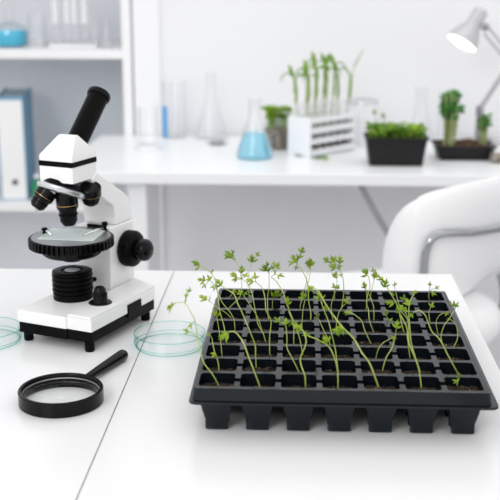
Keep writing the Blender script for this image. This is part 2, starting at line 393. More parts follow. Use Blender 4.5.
# ------------------------------------------------------------------ seedling tray
TX, TY, PX, PY, TZ = .0437, 1.1385, .0412, .0422, .050
ox, oy, rc = .0178, .0178, .0040
hx, hy = PX / 2, PY / 2
tray = thing('seed_tray', 'black plastic plug tray of seven by eight cells with green seedlings', 'seed tray', (TX, TY, 0))
def ring_open():
    """opening outline (x, y, tag) counter-clockwise; notch points on the left and right sides"""
    P = []
    def corner(sx, sy):
        c = Vector((sx * (ox - rc), sy * (oy - rc)))
        a0 = {(1, 1): 0, (-1, 1): 90, (-1, -1): 180, (1, -1): 270}[(sx, sy)]
        q = []
        for i, k in ((0, 0), (45, 1), (90, 2)):
            a = radians(a0 + i); q.append((c.x + rc * cos(a), c.y + rc * sin(a), 'c%d' % k, sx, sy))
        return q
    P += [(ox, -.0046, 'hi', 1, 0), (ox, -.0041, 'lo', 1, 0), (ox, 0, 'mid', 1, 0), (ox, .0041, 'lo', 1, 0), (ox, .0046, 'hi', 1, 0)]
    P += corner(1, 1) + corner(-1, 1)
    P += [(-ox, .0046, 'hi', -1, 0), (-ox, .0041, 'lo', -1, 0), (-ox, 0, 'mid', -1, 0), (-ox, -.0041, 'lo', -1, 0), (-ox, -.0046, 'hi', -1, 0)]
    P += corner(-1, -1) + corner(1, -1)
    return P
RO = ring_open()
def outer_pt(p):
    x, y, t, sx, sy = p
    if sy == 0: return (sx * hx, y)
    first = 'c0' if (sx * sy > 0) else 'c2'      # the point on the left/right side
    if t == 'c1': return (sx * hx, sy * hy)
    if t == first: return (sx * hx, y)
    return (x, sy * hy)
top = MB(); bm = top.bm
for i in range(7):
    for j in range(8):
        cx, cy = (i - 3) * PX, (j - 3.5) * PY
        inn, out = [], []
        for p in RO:
            x, y, t, sx, sy = p
            zi = zo = TZ
            edge = (i == 0 and sx < 0) or (i == 6 and sx > 0)
            if t in ('lo', 'mid') and not edge: zi, zo = TZ - .0062, TZ - (.0048 if t == 'lo' else .0030)
            inn.append(bm.verts.new((cx + x, cy + y, zi))); q = outer_pt(p); out.append(bm.verts.new((cx + q[0], cy + q[1], zo)))
        n = len(RO)
        for k in range(n): top.face([inn[k], out[k], out[(k + 1) % n], inn[(k + 1) % n]])
bmesh.ops.remove_doubles(bm, verts=bm.verts[:], dist=.00005)
top.build('top_grid', M['tray'], tray, sharp=25, solid=.0007, rim_faces=False)
def cell_mesh(skip=0):
    m = MB()
    ring = [(p[0], p[1]) for p in RO]
    lv = [(.995, TZ - .0003, True), (.992, TZ - .0075, False), (.985, .036, False), (.82, .022, False), (.68, .0125, False), ('f', .0115, False), ('f', .0015, False), (.52, .0008, False)]
    rings = []
    for s_, z_, first in lv:
        rr = []
        for p in RO:
            zz = z_
            if first and p[2] in ('lo', 'mid') and p[3] != skip: zz = TZ - .0065
            q_ = s_ if s_ != 'f' else (.65 if p[2][0] == 'c' else .50)
            rr.append(m.bm.verts.new((p[0] * q_, p[1] * q_, zz)))
        rings.append(rr)
    n = len(RO)
    for A, B in zip(rings, rings[1:]):
        for k in range(n): m.face([A[k], A[(k + 1) % n], B[(k + 1) % n], B[k]])
    m.face(rings[-1])
    return m
proto = {k: cell_mesh(s_).build('cell', M['tray'], tray, sharp=30, solid=-.0006, rim_faces=False, loc=((i0 - 3) * PX, -3.5 * PY, 0)) for k, s_, i0 in (('l', -1, 0), ('m', 0, 1), ('r', 1, 6))}
for i in range(7):
    for j in range(8):
        if (i, j) not in ((0, 0), (1, 0), (6, 0)):
            c = proto['l' if i == 0 else 'r' if i == 6 else 'm'].copy(); COL.objects.link(c); c.parent = tray; c.location = ((i - 3) * PX, (j - 3.5) * PY, 0)
rim = MB(); loops = []
W_, D_ = 7 * PX, 8 * PY
for off, z_, r_ in ((0, TZ, .002), (.0018, TZ, .004), (.0024, TZ - .0008, .005), (.0036, .0375, .006), (.0082, .0371, .008), (.0086, .0364, .0085), (.0086, .0347, .0085)):
    loops.append([rim.bm.verts.new((x + (.0024 if off > .005 else .0008 if off > 0 else 0), y, z_)) for x, y in rrect(W_ + 2 * off, D_ + 2 * (off * 1.2 if off < .0059 else off), r_, 5)])
for A, B in zip(loops, loops[1:]):
    n = len(A)
    for k in range(n): rim.face([A[k], A[(k + 1) % n], B[(k + 1) % n], B[k]])
rim.build('rim', M['tray'], tray, sharp=30, solid=.0007)
# soil: uncountable
so = MB(); sh = .0167
for i in range(7):
    for j in range(8):
        cx, cy = TX + (i - 3) * PX, TY + (j - 3.5) * PY
        N = 9; g = []
        tilt = random.uniform(-.1, .1); lev = random.uniform(.0385, .0425)
        for a in range(N):
            for b_ in range(N):
                u, v = a / (N - 1) * 2 - 1, b_ / (N - 1) * 2 - 1
                k = .93 if max(abs(u), abs(v)) > .99 and abs(u) > .8 and abs(v) > .8 else 1
                e = max(abs(u), abs(v))
                g.append(so.bm.verts.new((cx + u * sh * k, cy + v * sh * k * 1.01, lev + tilt * u * .006 + random.uniform(-.0012, .0012) - (.0015 if e > .9 else 0))))
        for a in range(N - 1):
            for b_ in range(N - 1): so.face([g[a * N + b_], g[(a + 1) * N + b_], g[(a + 1) * N + b_ + 1], g[a * N + b_ + 1]])
        for q in range(26):
            s_ = random.uniform(.0005, .0015); x = cx + random.uniform(-.013, .013); y = cy + random.uniform(-.0125, .0125)
            mt = Matrix.Translation((x, y, lev + tilt * (x - cx) / sh * .006 + .0004)) @ Euler((random.random() * 6, random.random() * 6, 0)).to_matrix().to_4x4() @ Matrix.Diagonal((s_ * random.uniform(.7, 2), s_, s_ * random.uniform(.5, 1), 1))
            bmesh.ops.create_icosphere(so.bm, subdivisions=1, radius=1, matrix=mt)
tag(so.build('potting_soil', M['soil'], sharp=60), 'dark crumbly potting soil filling the cells of the black tray', 'soil', kind='stuff')

# ------------------------------------------------------------------ seedlings
SEEDLINGS = [
 (1,1,0.00080,[(-0.0788,0.9970,0.0405),(-0.0851,0.9952,0.0541),(-0.0944,0.9940,0.0685),(-0.0992,0.9944,0.0938),(-0.1018,0.9928,0.1113),(-0.1051,0.9917,0.1189),(-0.1115,0.9923,0.1301),(-0.1213,0.9937,0.1295)],[((-0.1213,0.9937,0.1295),(-0.1267,0.9973,0.1245),0.0111),((-0.1018,0.9928,0.1113),(-0.1073,0.9960,0.1048),0.0074),((-0.0992,0.9944,0.0938),(-0.1108,0.9911,0.1012),0.0074),((-0.1115,0.9923,0.1301),(-0.1104,0.9927,0.1383),0.0050),((-0.1115,0.9923,0.1301),(-0.1070,0.9896,0.1445),0.0062)]),
 (1,4,0.00075,[(-0.0757,1.1054,0.0405),(-0.0790,1.1055,0.0515),(-0.0812,1.1067,0.0675),(-0.0861,1.1085,0.0855),(-0.0887,1.1128,0.1062),(-0.0903,1.1139,0.1154),(-0.0950,1.1152,0.1254),(-0.1059,1.1166,0.1326)],[((-0.1059,1.1166,0.1326),(-0.1117,1.1129,0.1363),0.0124),((-0.0950,1.1152,0.1254),(-0.0945,1.1129,0.1292),0.0050)]),
 (1,5,0.00070,[(-0.0727,1.1681,0.0405),(-0.0738,1.1676,0.0543),(-0.0785,1.1670,0.0642),(-0.0877,1.1665,0.0765),(-0.0945,1.1656,0.0937),(-0.1010,1.1614,0.1045)],[((-0.1010,1.1614,0.1045),(-0.1104,1.1627,0.1041),0.0099),((-0.1010,1.1614,0.1045),(-0.1024,1.1635,0.1063),0.0087),((-0.1010,1.1614,0.1045),(-0.1081,1.1615,0.0972),0.0062),((-0.0945,1.1656,0.0937),(-0.0977,1.1617,0.0949),0.0074)]),
 (2,1,0.00095,[(-0.0367,0.9947,0.0405),(-0.0408,0.9946,0.0530),(-0.0478,0.9931,0.0728),(-0.0540,0.9964,0.0886),(-0.0620,0.9962,0.0991),(-0.0680,0.9949,0.0995)],[((-0.0680,0.9949,0.0995),(-0.0729,0.9925,0.0960),0.0136)]),
 (1,2,0.00080,[(-0.0818,1.0388,0.0405),(-0.0829,1.0404,0.0500),(-0.0859,1.0391,0.0605),(-0.0880,1.0403,0.0689),(-0.0890,1.0402,0.0768)],[((-0.0859,1.0391,0.0605),(-0.0870,1.0392,0.0582),0.0087),((-0.0890,1.0402,0.0768),(-0.0931,1.0392,0.0815),0.0050)]),
 (1,6,0.00065,[(-0.0791,1.2124,0.0405),(-0.0864,1.2128,0.0479),(-0.0936,1.2121,0.0531),(-0.1008,1.2110,0.0585),(-0.1069,1.2116,0.0633)],[((-0.1069,1.2116,0.0633),(-0.1140,1.2154,0.0658),0.0124),((-0.1069,1.2116,0.0633),(-0.1051,1.2061,0.0701),0.0050)]),
 (2,2,0.00080,[(-0.0425,1.0450,0.0405),(-0.0433,1.0419,0.0580),(-0.0439,1.0430,0.0687),(-0.0501,1.0404,0.0873),(-0.0584,1.0401,0.1081),(-0.0615,1.0386,0.1151),(-0.0655,1.0369,0.1264),(-0.0718,1.0382,0.1302),(-0.0780,1.0338,0.1362)],[((-0.0780,1.0338,0.1362),(-0.0806,1.0328,0.1393),0.0099),((-0.0780,1.0338,0.1362),(-0.0835,1.0302,0.1368),0.0062)]),
 (1,7,0.00065,[(-0.0864,1.2475,0.0405),(-0.0827,1.2497,0.0451),(-0.0719,1.2499,0.0570),(-0.0694,1.2519,0.0694),(-0.0704,1.2552,0.0814),(-0.0729,1.2551,0.0956),(-0.0775,1.2577,0.1021)],[((-0.0775,1.2577,0.1021),(-0.0858,1.2626,0.1076),0.0149),((-0.0775,1.2577,0.1021),(-0.0888,1.2529,0.1089),0.0087),((-0.0775,1.2577,0.1021),(-0.0813,1.2524,0.1142),0.0087)]),
 (2,4,0.00070,[(-0.0352,1.1294,0.0405),(-0.0385,1.1290,0.0522),(-0.0443,1.1319,0.0619),(-0.0466,1.1320,0.0738),(-0.0488,1.1312,0.0859),(-0.0511,1.1323,0.0985),(-0.0557,1.1324,0.1090),(-0.0625,1.1342,0.1142)],[((-0.0625,1.1342,0.1142),(-0.0712,1.1287,0.1192),0.0124),((-0.0625,1.1342,0.1142),(-0.0630,1.1366,0.1241),0.0099),((-0.0625,1.1342,0.1142),(-0.0582,1.1390,0.1176),0.0087),((-0.0625,1.1342,0.1142),(-0.0708,1.1397,0.1113),0.0074)]),
 (2,3,0.00075,[(-0.0296,1.0872,0.0405),(-0.0298,1.0881,0.0631),(-0.0284,1.0890,0.0801),(-0.0338,1.0853,0.0939),(-0.0350,1.0864,0.1071),(-0.0383,1.0891,0.1176),(-0.0452,1.0883,0.1245)],[((-0.0452,1.0883,0.1245),(-0.0513,1.0872,0.1258),0.0099),((-0.0452,1.0883,0.1245),(-0.0461,1.0936,0.1297),0.0087)]),
 (2,8,0.00050,[(-0.0517,1.2742,0.0405),(-0.0615,1.2772,0.0513),(-0.0629,1.2805,0.0662),(-0.0617,1.2809,0.0807),(-0.0580,1.2830,0.0920)],[((-0.0580,1.2830,0.0920),(-0.0579,1.2823,0.0975),0.0124),((-0.0580,1.2830,0.0920),(-0.0502,1.2786,0.1051),0.0074)]),
 (2,6,0.00075,[(-0.0332,1.1898,0.0405),(-0.0346,1.1893,0.0556),(-0.0353,1.1916,0.0743),(-0.0336,1.1891,0.0888),(-0.0336,1.1878,0.1063)],[((-0.0336,1.1878,0.1063),(-0.0376,1.1823,0.1139),0.0136),((-0.0336,1.1878,0.1063),(-0.0359,1.1838,0.1184),0.0074)]),
 (3,4,0.00075,[(-0.0036,1.1294,0.0405),(-0.0039,1.1320,0.0625),(-0.0092,1.1317,0.0792),(-0.0132,1.1328,0.0894),(-0.0162,1.1335,0.0998),(-0.0243,1.1385,0.1112),(-0.0294,1.1377,0.1160),(-0.0255,1.1382,0.1194)],[((-0.0255,1.1382,0.1194),(-0.0220,1.1329,0.1303),0.0099),((-0.0255,1.1382,0.1194),(-0.0259,1.1329,0.1326),0.0074),((-0.0255,1.1382,0.1194),(-0.0190,1.1342,0.1183),0.0087),((-0.0255,1.1382,0.1194),(-0.0289,1.1403,0.1270),0.0062)]),
 (2,7,0.00070,[(-0.0309,1.2542,0.0405),(-0.0309,1.2528,0.0527)],[((-0.0309,1.2528,0.0527),(-0.0265,1.2473,0.0623),0.0161)]),
 (3,6,0.00080,[(0.0155,1.1905,0.0405),(0.0163,1.1921,0.0555),(0.0135,1.1928,0.0710),(0.0125,1.1975,0.0869),(0.0107,1.1957,0.0961),(0.0051,1.1990,0.1074),(-0.0009,1.2016,0.1152)],[((-0.0009,1.2016,0.1152),(-0.0045,1.2005,0.1203),0.0124),((-0.0009,1.2016,0.1152),(-0.0080,1.2075,0.1141),0.0087),((-0.0009,1.2016,0.1152),(0.0026,1.2013,0.1245),0.0087),((-0.0009,1.2016,0.1152),(0.0048,1.1985,0.1320),0.0099),((-0.0009,1.2016,0.1152),(-0.0020,1.2005,0.1093),0.0062)]),
 (3,7,0.00065,[(0.0035,1.2558,0.0405),(0.0047,1.2539,0.0503),(0.0095,1.2555,0.0603),(0.0118,1.2548,0.0715),(0.0139,1.2574,0.0768),(0.0163,1.2571,0.0911)],[((0.0163,1.2571,0.0911),(0.0152,1.2571,0.1007),0.0111),((0.0163,1.2571,0.0911),(0.0114,1.2515,0.1029),0.0062)]),
 (5,1,0.00105,[(0.0836,0.9993,0.0405),(0.0739,0.9983,0.0666),(0.0656,0.9983,0.0782),(0.0572,0.9981,0.0930),(0.0459,0.9982,0.1048),(0.0358,1.0008,0.1171),(0.0275,0.9979,0.1304),(0.0202,0.9975,0.1429),(0.0104,1.0010,0.1473)],[((0.0459,0.9982,0.1048),(0.0431,0.9990,0.1009),0.0124),((0.0202,0.9975,0.1429),(0.0206,1.0034,0.1348),0.0111),((0.0104,1.0010,0.1473),(0.0135,0.9998,0.1441),0.0087),((0.0459,0.9982,0.1048),(0.0382,1.0030,0.1005),0.0087)]),
 (4,7,0.00080,[(0.0541,1.2381,0.0405),(0.0552,1.2387,0.0499),(0.0569,1.2393,0.0678),(0.0556,1.2391,0.0858),(0.0517,1.2381,0.0969)],[((0.0517,1.2381,0.0969),(0.0342,1.2332,0.1107),0.0099),((0.0517,1.2381,0.0969),(0.0428,1.2346,0.1108),0.0111),((0.0517,1.2381,0.0969),(0.0516,1.2426,0.1084),0.0111),((0.0517,1.2381,0.0969),(0.0426,1.2429,0.0993),0.0111),((0.0517,1.2381,0.0969),(0.0512,1.2432,0.1006),0.0074)]),
 (4,8,0.00070,[(0.0480,1.2956,0.0405),(0.0477,1.2949,0.0541),(0.0507,1.2962,0.0618),(0.0492,1.2968,0.0723)],[((0.0492,1.2968,0.0723),(0.0479,1.2985,0.0732),0.0099),((0.0492,1.2968,0.0723),(0.0557,1.3006,0.0727),0.0062)]),
 (3,2,0.00085,[(0.0021,1.0427,0.0405),(-0.0048,1.0428,0.0549),(-0.0102,1.0433,0.0658),(-0.0103,1.0434,0.0758),(-0.0115,1.0418,0.0908)],[((-0.0115,1.0418,0.0908),(-0.0116,1.0469,0.0934),0.0099),((-0.0115,1.0418,0.0908),(-0.0210,1.0473,0.0958),0.0087)]),
 (3,1,0.00095,[(0.0095,0.9969,0.0405),(0.0085,0.9952,0.0541),(0.0043,0.9988,0.0652),(0.0044,0.9987,0.0738),(0.0089,0.9976,0.0860),(0.0087,0.9951,0.0954),(0.0047,0.9985,0.1026),(-0.0034,0.9954,0.1119),(-0.0081,0.9988,0.1212)],[((0.0047,0.9985,0.1026),(0.0010,1.0005,0.1033),0.0124),((-0.0081,0.9988,0.1212),(-0.0092,0.9935,0.1333),0.0099),((-0.0034,0.9954,0.1119),(-0.0020,0.9914,0.1123),0.0087)]),
 (3,3,0.00075,[(0.0070,1.0872,0.0405),(0.0035,1.0877,0.0592),(0.0001,1.0875,0.0696),(-0.0055,1.0882,0.0796)],[((-0.0055,1.0882,0.0796),(-0.0033,1.0933,0.0745),0.0111)]),
 (4,1,0.00095,[(0.0423,0.9974,0.0405),(0.0415,0.9963,0.0593),(0.0386,0.9954,0.0718),(0.0324,0.9991,0.0838),(0.0208,0.9955,0.0927),(0.0112,0.9989,0.0952)],[((0.0324,0.9991,0.0838),(0.0287,0.9945,0.0928),0.0111),((0.0112,0.9989,0.0952),(0.0092,1.0026,0.0959),0.0087)]),
 (4,2,0.00080,[(0.0439,1.0447,0.0405),(0.0415,1.0458,0.0580),(0.0403,1.0462,0.0657),(0.0368,1.0449,0.0799),(0.0334,1.0462,0.0933),(0.0279,1.0435,0.1083),(0.0246,1.0454,0.1175)],[((0.0246,1.0454,0.1175),(0.0235,1.0434,0.1236),0.0111),((0.0279,1.0435,0.1083),(0.0290,1.0482,0.1090),0.0074)]),
 (4,4,0.00075,[(0.0382,1.1055,0.0405),(0.0358,1.1066,0.0518),(0.0300,1.1054,0.0639),(0.0242,1.1056,0.0770)],[((0.0242,1.1056,0.0770),(0.0218,1.0999,0.0831),0.0087)]),
 (5,5,0.00075,[(0.0901,1.1687,0.0405),(0.0843,1.1668,0.0558),(0.0829,1.1691,0.0685),(0.0804,1.1687,0.0771),(0.0818,1.1702,0.0888),(0.0838,1.1691,0.0976),(0.0818,1.1673,0.1090)],[((0.0818,1.1673,0.1090),(0.0773,1.1657,0.1148),0.0124)]),
 (5,6,0.00070,[(0.0930,1.2128,0.0405),(0.0921,1.2139,0.0579),(0.0879,1.2129,0.0708),(0.0893,1.2108,0.0820),(0.0916,1.2142,0.0918)],[((0.0916,1.2142,0.0918),(0.0929,1.2181,0.0969),0.0111),((0.0916,1.2142,0.0918),(0.0896,1.2092,0.1056),0.0062)]),
 (5,8,0.00060,[(0.0919,1.2742,0.0405),(0.0917,1.2744,0.0518),(0.0864,1.2737,0.0624)],[((0.0864,1.2737,0.0624),(0.0845,1.2771,0.0684),0.0062),((0.0917,1.2744,0.0518),(0.0917,1.2721,0.0485),0.0074)]),
 (6,5,0.00095,[(0.1254,1.1716,0.0405),(0.1219,1.1705,0.0520),(0.1185,1.1715,0.0670),(0.1148,1.1735,0.0766),(0.1096,1.1700,0.0861),(0.1047,1.1701,0.0945),(0.1012,1.1721,0.0994)],[((0.1012,1.1721,0.0994),(0.0956,1.1767,0.1052),0.0087),((0.1012,1.1721,0.0994),(0.1012,1.1722,0.0994),0.0111),((0.1148,1.1735,0.0766),(0.1078,1.1727,0.0763),0.0124),((0.1096,1.1700,0.0861),(0.1099,1.1743,0.0867),0.0087),((0.1012,1.1721,0.0994),(0.0991,1.1754,0.1020),0.0074)]),
 (6,7,0.00065,[(0.1294,1.2417,0.0405),(0.1251,1.2400,0.0526),(0.1222,1.2432,0.0632),(0.1190,1.2405,0.0755)],[((0.1190,1.2405,0.0755),(0.1186,1.2381,0.0800),0.0062)]),
 (6,1,0.00090,[(0.1268,1.0014,0.0405),(0.1237,1.0027,0.0594),(0.1190,1.0011,0.0728),(0.1114,1.0026,0.0913),(0.1097,1.0001,0.1048),(0.1036,1.0029,0.1164)],[((0.1036,1.0029,0.1164),(0.1000,0.9990,0.1239),0.0087)]),
 (6,2,0.00080,[(0.1305,1.0450,0.0405),(0.1204,1.0436,0.0702),(0.1178,1.0450,0.0873),(0.1157,1.0444,0.1138),(0.1204,1.0452,0.1266)],[((0.1157,1.0444,0.1138),(0.1151,1.0492,0.1155),0.0111),((0.1204,1.0452,0.1266),(0.1217,1.0477,0.1280),0.0062)]),
 (5,4,0.00075,[(0.0846,1.1273,0.0405),(0.0766,1.1253,0.0578),(0.0726,1.1265,0.0691),(0.0650,1.1275,0.0758),(0.0593,1.1272,0.0787)],[((0.0593,1.1272,0.0787),(0.0568,1.1298,0.0779),0.0111)]),
 (6,6,0.00085,[(0.1131,1.1898,0.0405),(0.1090,1.1897,0.0473),(0.1063,1.1881,0.0540)],[((0.1063,1.1881,0.0540),(0.1047,1.1850,0.0599),0.0099),((0.1090,1.1897,0.0473),(0.1116,1.1939,0.0484),0.0074)]),
 (5,2,0.00085,[(0.0904,1.0450,0.0405),(0.0939,1.0444,0.0561),(0.1003,1.0461,0.0679),(0.1032,1.0469,0.0820)],[((0.1032,1.0469,0.0820),(0.1045,1.0484,0.0915),0.0099),((0.1032,1.0469,0.0820),(0.1019,1.0490,0.0768),0.0074)]),
 (6,4,0.00070,[(0.1251,1.1054,0.0405),(0.1240,1.1058,0.0548),(0.1220,1.1047,0.0761),(0.1187,1.1071,0.0822),(0.1128,1.1053,0.0889)],[((0.1128,1.1053,0.0889),(0.1110,1.1102,0.0903),0.0074)]),
 (7,8,0.00055,[(0.1695,1.2982,0.0405),(0.1683,1.2974,0.0471),(0.1692,1.2997,0.0531)],[((0.1692,1.2997,0.0531),(0.1700,1.3031,0.0615),0.0062),((0.1692,1.2997,0.0531),(0.1789,1.3011,0.0575),0.0062),((0.1692,1.2997,0.0531),(0.1752,1.2990,0.0494),0.0087)]),
 (7,6,0.00060,[(0.1603,1.1898,0.0405),(0.1571,1.1884,0.0485),(0.1557,1.1909,0.0601),(0.1576,1.1892,0.0668)],[((0.1576,1.1892,0.0668),(0.1589,1.1911,0.0687),0.0087)]),
 (7,2,0.00080,[(0.1694,1.0420,0.0405),(0.1589,1.0405,0.0598),(0.1487,1.0403,0.0785),(0.1401,1.0406,0.0875),(0.1358,1.0432,0.0970),(0.1321,1.0407,0.1054),(0.1267,1.0436,0.1092),(0.1208,1.0415,0.1082)],[((0.1208,1.0415,0.1082),(0.1180,1.0424,0.1035),0.0074)]),
 (7,3,0.00070,[(0.1671,1.0864,0.0405),(0.1623,1.0858,0.0487),(0.1563,1.0869,0.0643),(0.1586,1.0848,0.0788),(0.1638,1.0860,0.0865),(0.1690,1.0881,0.0954)],[((0.1690,1.0881,0.0954),(0.1680,1.0843,0.1040),0.0087),((0.1690,1.0881,0.0954),(0.1722,1.0900,0.1012),0.0062)]),
 (7,4,0.00065,[(0.1712,1.1085,0.0405),(0.1770,1.1078,0.0550),(0.1770,1.1077,0.0655),(0.1736,1.1066,0.0751),(0.1691,1.1066,0.0785)],[((0.1691,1.1066,0.0785),(0.1677,1.1120,0.0778),0.0062)]),
 (7,7,0.00060,[(0.1663,1.2320,0.0405),(0.1689,1.2333,0.0387),(0.1711,1.2332,0.0433),(0.1771,1.2332,0.0453)],[((0.1771,1.2332,0.0453),(0.1803,1.2386,0.0436),0.0062)]),
 (7,1,0.00090,[(0.1628,1.0028,0.0405),(0.1627,1.0014,0.0477),(0.1643,1.0031,0.0513)],[((0.1643,1.0031,0.0513),(0.1642,1.0030,0.0535),0.0062),((0.1627,1.0014,0.0477),(0.1603,1.0023,0.0483),0.0062)]),
 (1,8,0.00060,[(-0.0906,1.2742,0.0405),(-0.0870,1.2760,0.0473),(-0.0818,1.2752,0.0543)],[((-0.0818,1.2752,0.0543),(-0.0808,1.2808,0.0552),0.0111)]),
 (6,8,0.00060,[(0.1374,1.2745,0.0405),(0.1345,1.2730,0.0475)],[((0.1345,1.2730,0.0475),(0.1346,1.2748,0.0509),0.0087)]),
 (1,3,0.00065,[(-0.0819,1.0839,0.0405),(-0.0830,1.0846,0.0530),(-0.0851,1.0849,0.0703),(-0.0871,1.0844,0.0842)],[((-0.0871,1.0844,0.0842),(-0.0907,1.0884,0.0897),0.0087),((-0.0871,1.0844,0.0842),(-0.0847,1.0820,0.0896),0.0062)]),
 (2,5,0.00065,[(-0.0410,1.1696,0.0405),(-0.0458,1.1713,0.0559),(-0.0551,1.1692,0.0725),(-0.0622,1.1700,0.0831)],[((-0.0622,1.1700,0.0831),(-0.0671,1.1748,0.0865),0.0087),((-0.0622,1.1700,0.0831),(-0.0600,1.1724,0.0861),0.0062)]),
 (3,5,0.00070,[(0.0036,1.1682,0.0405),(0.0058,1.1674,0.0531),(0.0068,1.1671,0.0680),(0.0089,1.1675,0.0801)],[((0.0089,1.1675,0.0801),(0.0066,1.1690,0.0844),0.0099)]),
 (3,8,0.00060,[(0.0035,1.2892,0.0405),(0.0072,1.2912,0.0520),(0.0109,1.2908,0.0629),(0.0120,1.2888,0.0755),(0.0144,1.2888,0.0848)],[((0.0144,1.2888,0.0848),(0.0169,1.2926,0.0903),0.0099),((0.0144,1.2888,0.0848),(0.0130,1.2862,0.0894),0.0062)]),
 (4,5,0.00065,[(0.0458,1.1702,0.0405),(0.0466,1.1698,0.0554),(0.0498,1.1683,0.0683),(0.0555,1.1689,0.0754)],[((0.0555,1.1689,0.0754),(0.0577,1.1694,0.0790),0.0087)]),
 (4,6,0.00065,[(0.0436,1.2138,0.0405),(0.0409,1.2146,0.0557),(0.0430,1.2143,0.0684),(0.0464,1.2133,0.0789)],[((0.0464,1.2133,0.0789),(0.0441,1.2187,0.0822),0.0087),((0.0464,1.2133,0.0789),(0.0487,1.2148,0.0822),0.0062)]),
 (5,3,0.00070,[(0.0867,1.0857,0.0405),(0.0885,1.0843,0.0503),(0.0936,1.0840,0.0586),(0.1014,1.0876,0.0620)],[((0.1014,1.0876,0.0620),(0.1051,1.0935,0.0612),0.0062)]),
 (5,7,0.00060,[(0.0857,1.2516,0.0405),(0.0866,1.2533,0.0543),(0.0850,1.2520,0.0664)],[((0.0850,1.2520,0.0664),(0.0822,1.2497,0.0735),0.0087)]),
 (6,3,0.00075,[(0.1238,1.0872,0.0405),(0.1207,1.0856,0.0619),(0.1210,1.0862,0.0823),(0.1163,1.0861,0.0936)],[((0.1163,1.0861,0.0936),(0.1134,1.0912,0.0965),0.0099),((0.1163,1.0861,0.0936),(0.1178,1.0908,0.0944),0.0062)]),
 (7,5,0.00060,[(0.1644,1.1687,0.0405),(0.1616,1.1698,0.0548),(0.1654,1.1673,0.0643),(0.1711,1.1677,0.0667)],[((0.1711,1.1677,0.0667),(0.1731,1.1653,0.0662),0.0062)]),
]

def lobe(bm, base, d, n, L, w):
    """one pointed leaflet: folded along its midrib, arching down to the tip"""
    s_ = n.cross(d).normalized(); rows = []
    for t, ww, h in ((0, .12, 0), (.25, .75, .05), (.5, 1, .08), (.75, .68, .05), (1, .02, -.04)):
        c = base + d * (L * t) + n * (L * h)
        rows.append([bm.verts.new(c - s_ * (w * ww / 2) + n * (w * .18 * ww)), bm.verts.new(c), bm.verts.new(c + s_ * (w * ww / 2) + n * (w * .18 * ww))])
    for A, B in zip(rows, rows[1:]):
        for k in (0, 1): bm.faces.new([A[k], A[k + 1], B[k + 1], B[k]])
def leaf_bm(a, c, size, rnd, pet=.00045):
    m = MB(); a, c = Vector(a), Vector(c)
    d = c - a
    if d.length < size * .3: d = Vector((rnd.uniform(-.8, .8), rnd.uniform(-.5, .3), 1))
    d = (d.normalized() + Vector((0, 0, .15))).normalized()
    b0 = c - d * size * .42
    if (b0 - a).length > .0012:
        mid = (a + b0) / 2 + Vector((0, 0, .0008))
        m.tube([a, mid, b0 + d * size * .05], [pet, pet * .9, pet * .8], 5)
    nrm = Vector((rnd.uniform(-.5, .5), -.75 + rnd.uniform(-.3, .3), .75))
    nrm = (nrm - d * nrm.dot(d)).normalized(); s_ = nrm.cross(d)
    lobe(m.bm, b0, d, nrm, size * rnd.uniform(.95, 1.15), size * .30)
    for sg in (-1, 1):
        a1 = rnd.uniform(.75, 1.05)
        lobe(m.bm, b0 + d * size * .05, (d * cos(a1) + s_ * sg * sin(a1) - nrm * rnd.uniform(0, .25)).normalized(), nrm, size * rnd.uniform(.62, .85), size * .25)
        if size > .0085:
            a2 = rnd.uniform(.35, .5)
            lobe(m.bm, b0 + d * size * .30, (d * cos(a2) + s_ * sg * sin(a2)).normalized(), nrm, size * rnd.uniform(.5, .65), size * .20)
    return m
ROWS = ['front row', 'second row from front', 'third row from front', 'fourth row from front', 'fourth row from back', 'third row from back', 'second row from back', 'back row']
COLS = ['leftmost cell', 'second cell from left', 'third cell from left', 'middle cell', 'third cell from right', 'second cell from right', 'rightmost cell']
rs = random.Random(3)
for c, r, rad, P, L in SEEDLINGS:
    base = Vector(P[0]); pts = [Vector(p) - base for p in P]
    tallness = max(p.z for p in pts); lean = pts[-1].x
    adj = 'tall' if tallness > .055 else ('short' if tallness < .025 else 'slender')
    how = 'leaning left' if lean < -.012 else ('leaning right' if lean > .012 else 'upright')
    t = thing('seedling', '%s %s seedling in %s, %s of tray' % (adj, how, COLS[c - 1], ROWS[r - 1]), 'seedling', base, 0, 'seedlings growing in the plug tray')
    pts = [Vector((0, 0, -.002))] + pts if len(pts) > 1 else pts
    cv = cat_curve(pts, 5); n = len(cv)
    MB().tube(cv, [rad * .88 * (1.0 - .35 * k / (n - 1)) for k in range(n)], 7).build('stem', M['stem'], t)
    for a, q, s_ in L:
        leaf_bm(Vector(a) - base, Vector(q) - base, s_ * .95, rs).build('leaf', M['leaf'], t, sharp=80, solid=.00025)
# ------------------------------------------------------------------ chair at the back desk
ch = thing('office_chair', 'white leather chair with chrome bow on its curved backrest, behind the front table', 'chair', (.206, 1.99, -.75))
plan = [(-.050, -.105), (-.042, -.140), (-.024, -.170), (.006, -.185), (.045, -.172), (.088, -.125), (.132, -.055), (.180, .035), (.232, .135), (.290, .24)]
cv = cat_curve([(x, y, 0) for x, y in plan], 6); N = len(cv)
ZT = [(0.000, 0.740), (0.056, 0.765), (0.111, 0.783), (0.167, 0.796), (0.222, 0.805), (0.278, 0.811), (0.333, 0.815), (0.389, 0.818), (0.444, 0.821), (0.500, 0.823), (0.556, 0.822), (0.611, 0.821), (0.667, 0.818), (0.722, 0.814), (0.778, 0.809), (0.833, 0.804), (0.889, 0.799), (0.944, 0.792), (1.000, 0.787)]
def interp(T, t):
    for (a, u), (b_, v) in zip(T, T[1:]):
        if t <= b_: return u + (v - u) * (t - a) / (b_ - a)
    return T[-1][1]
sh_ = MB(); rings = []
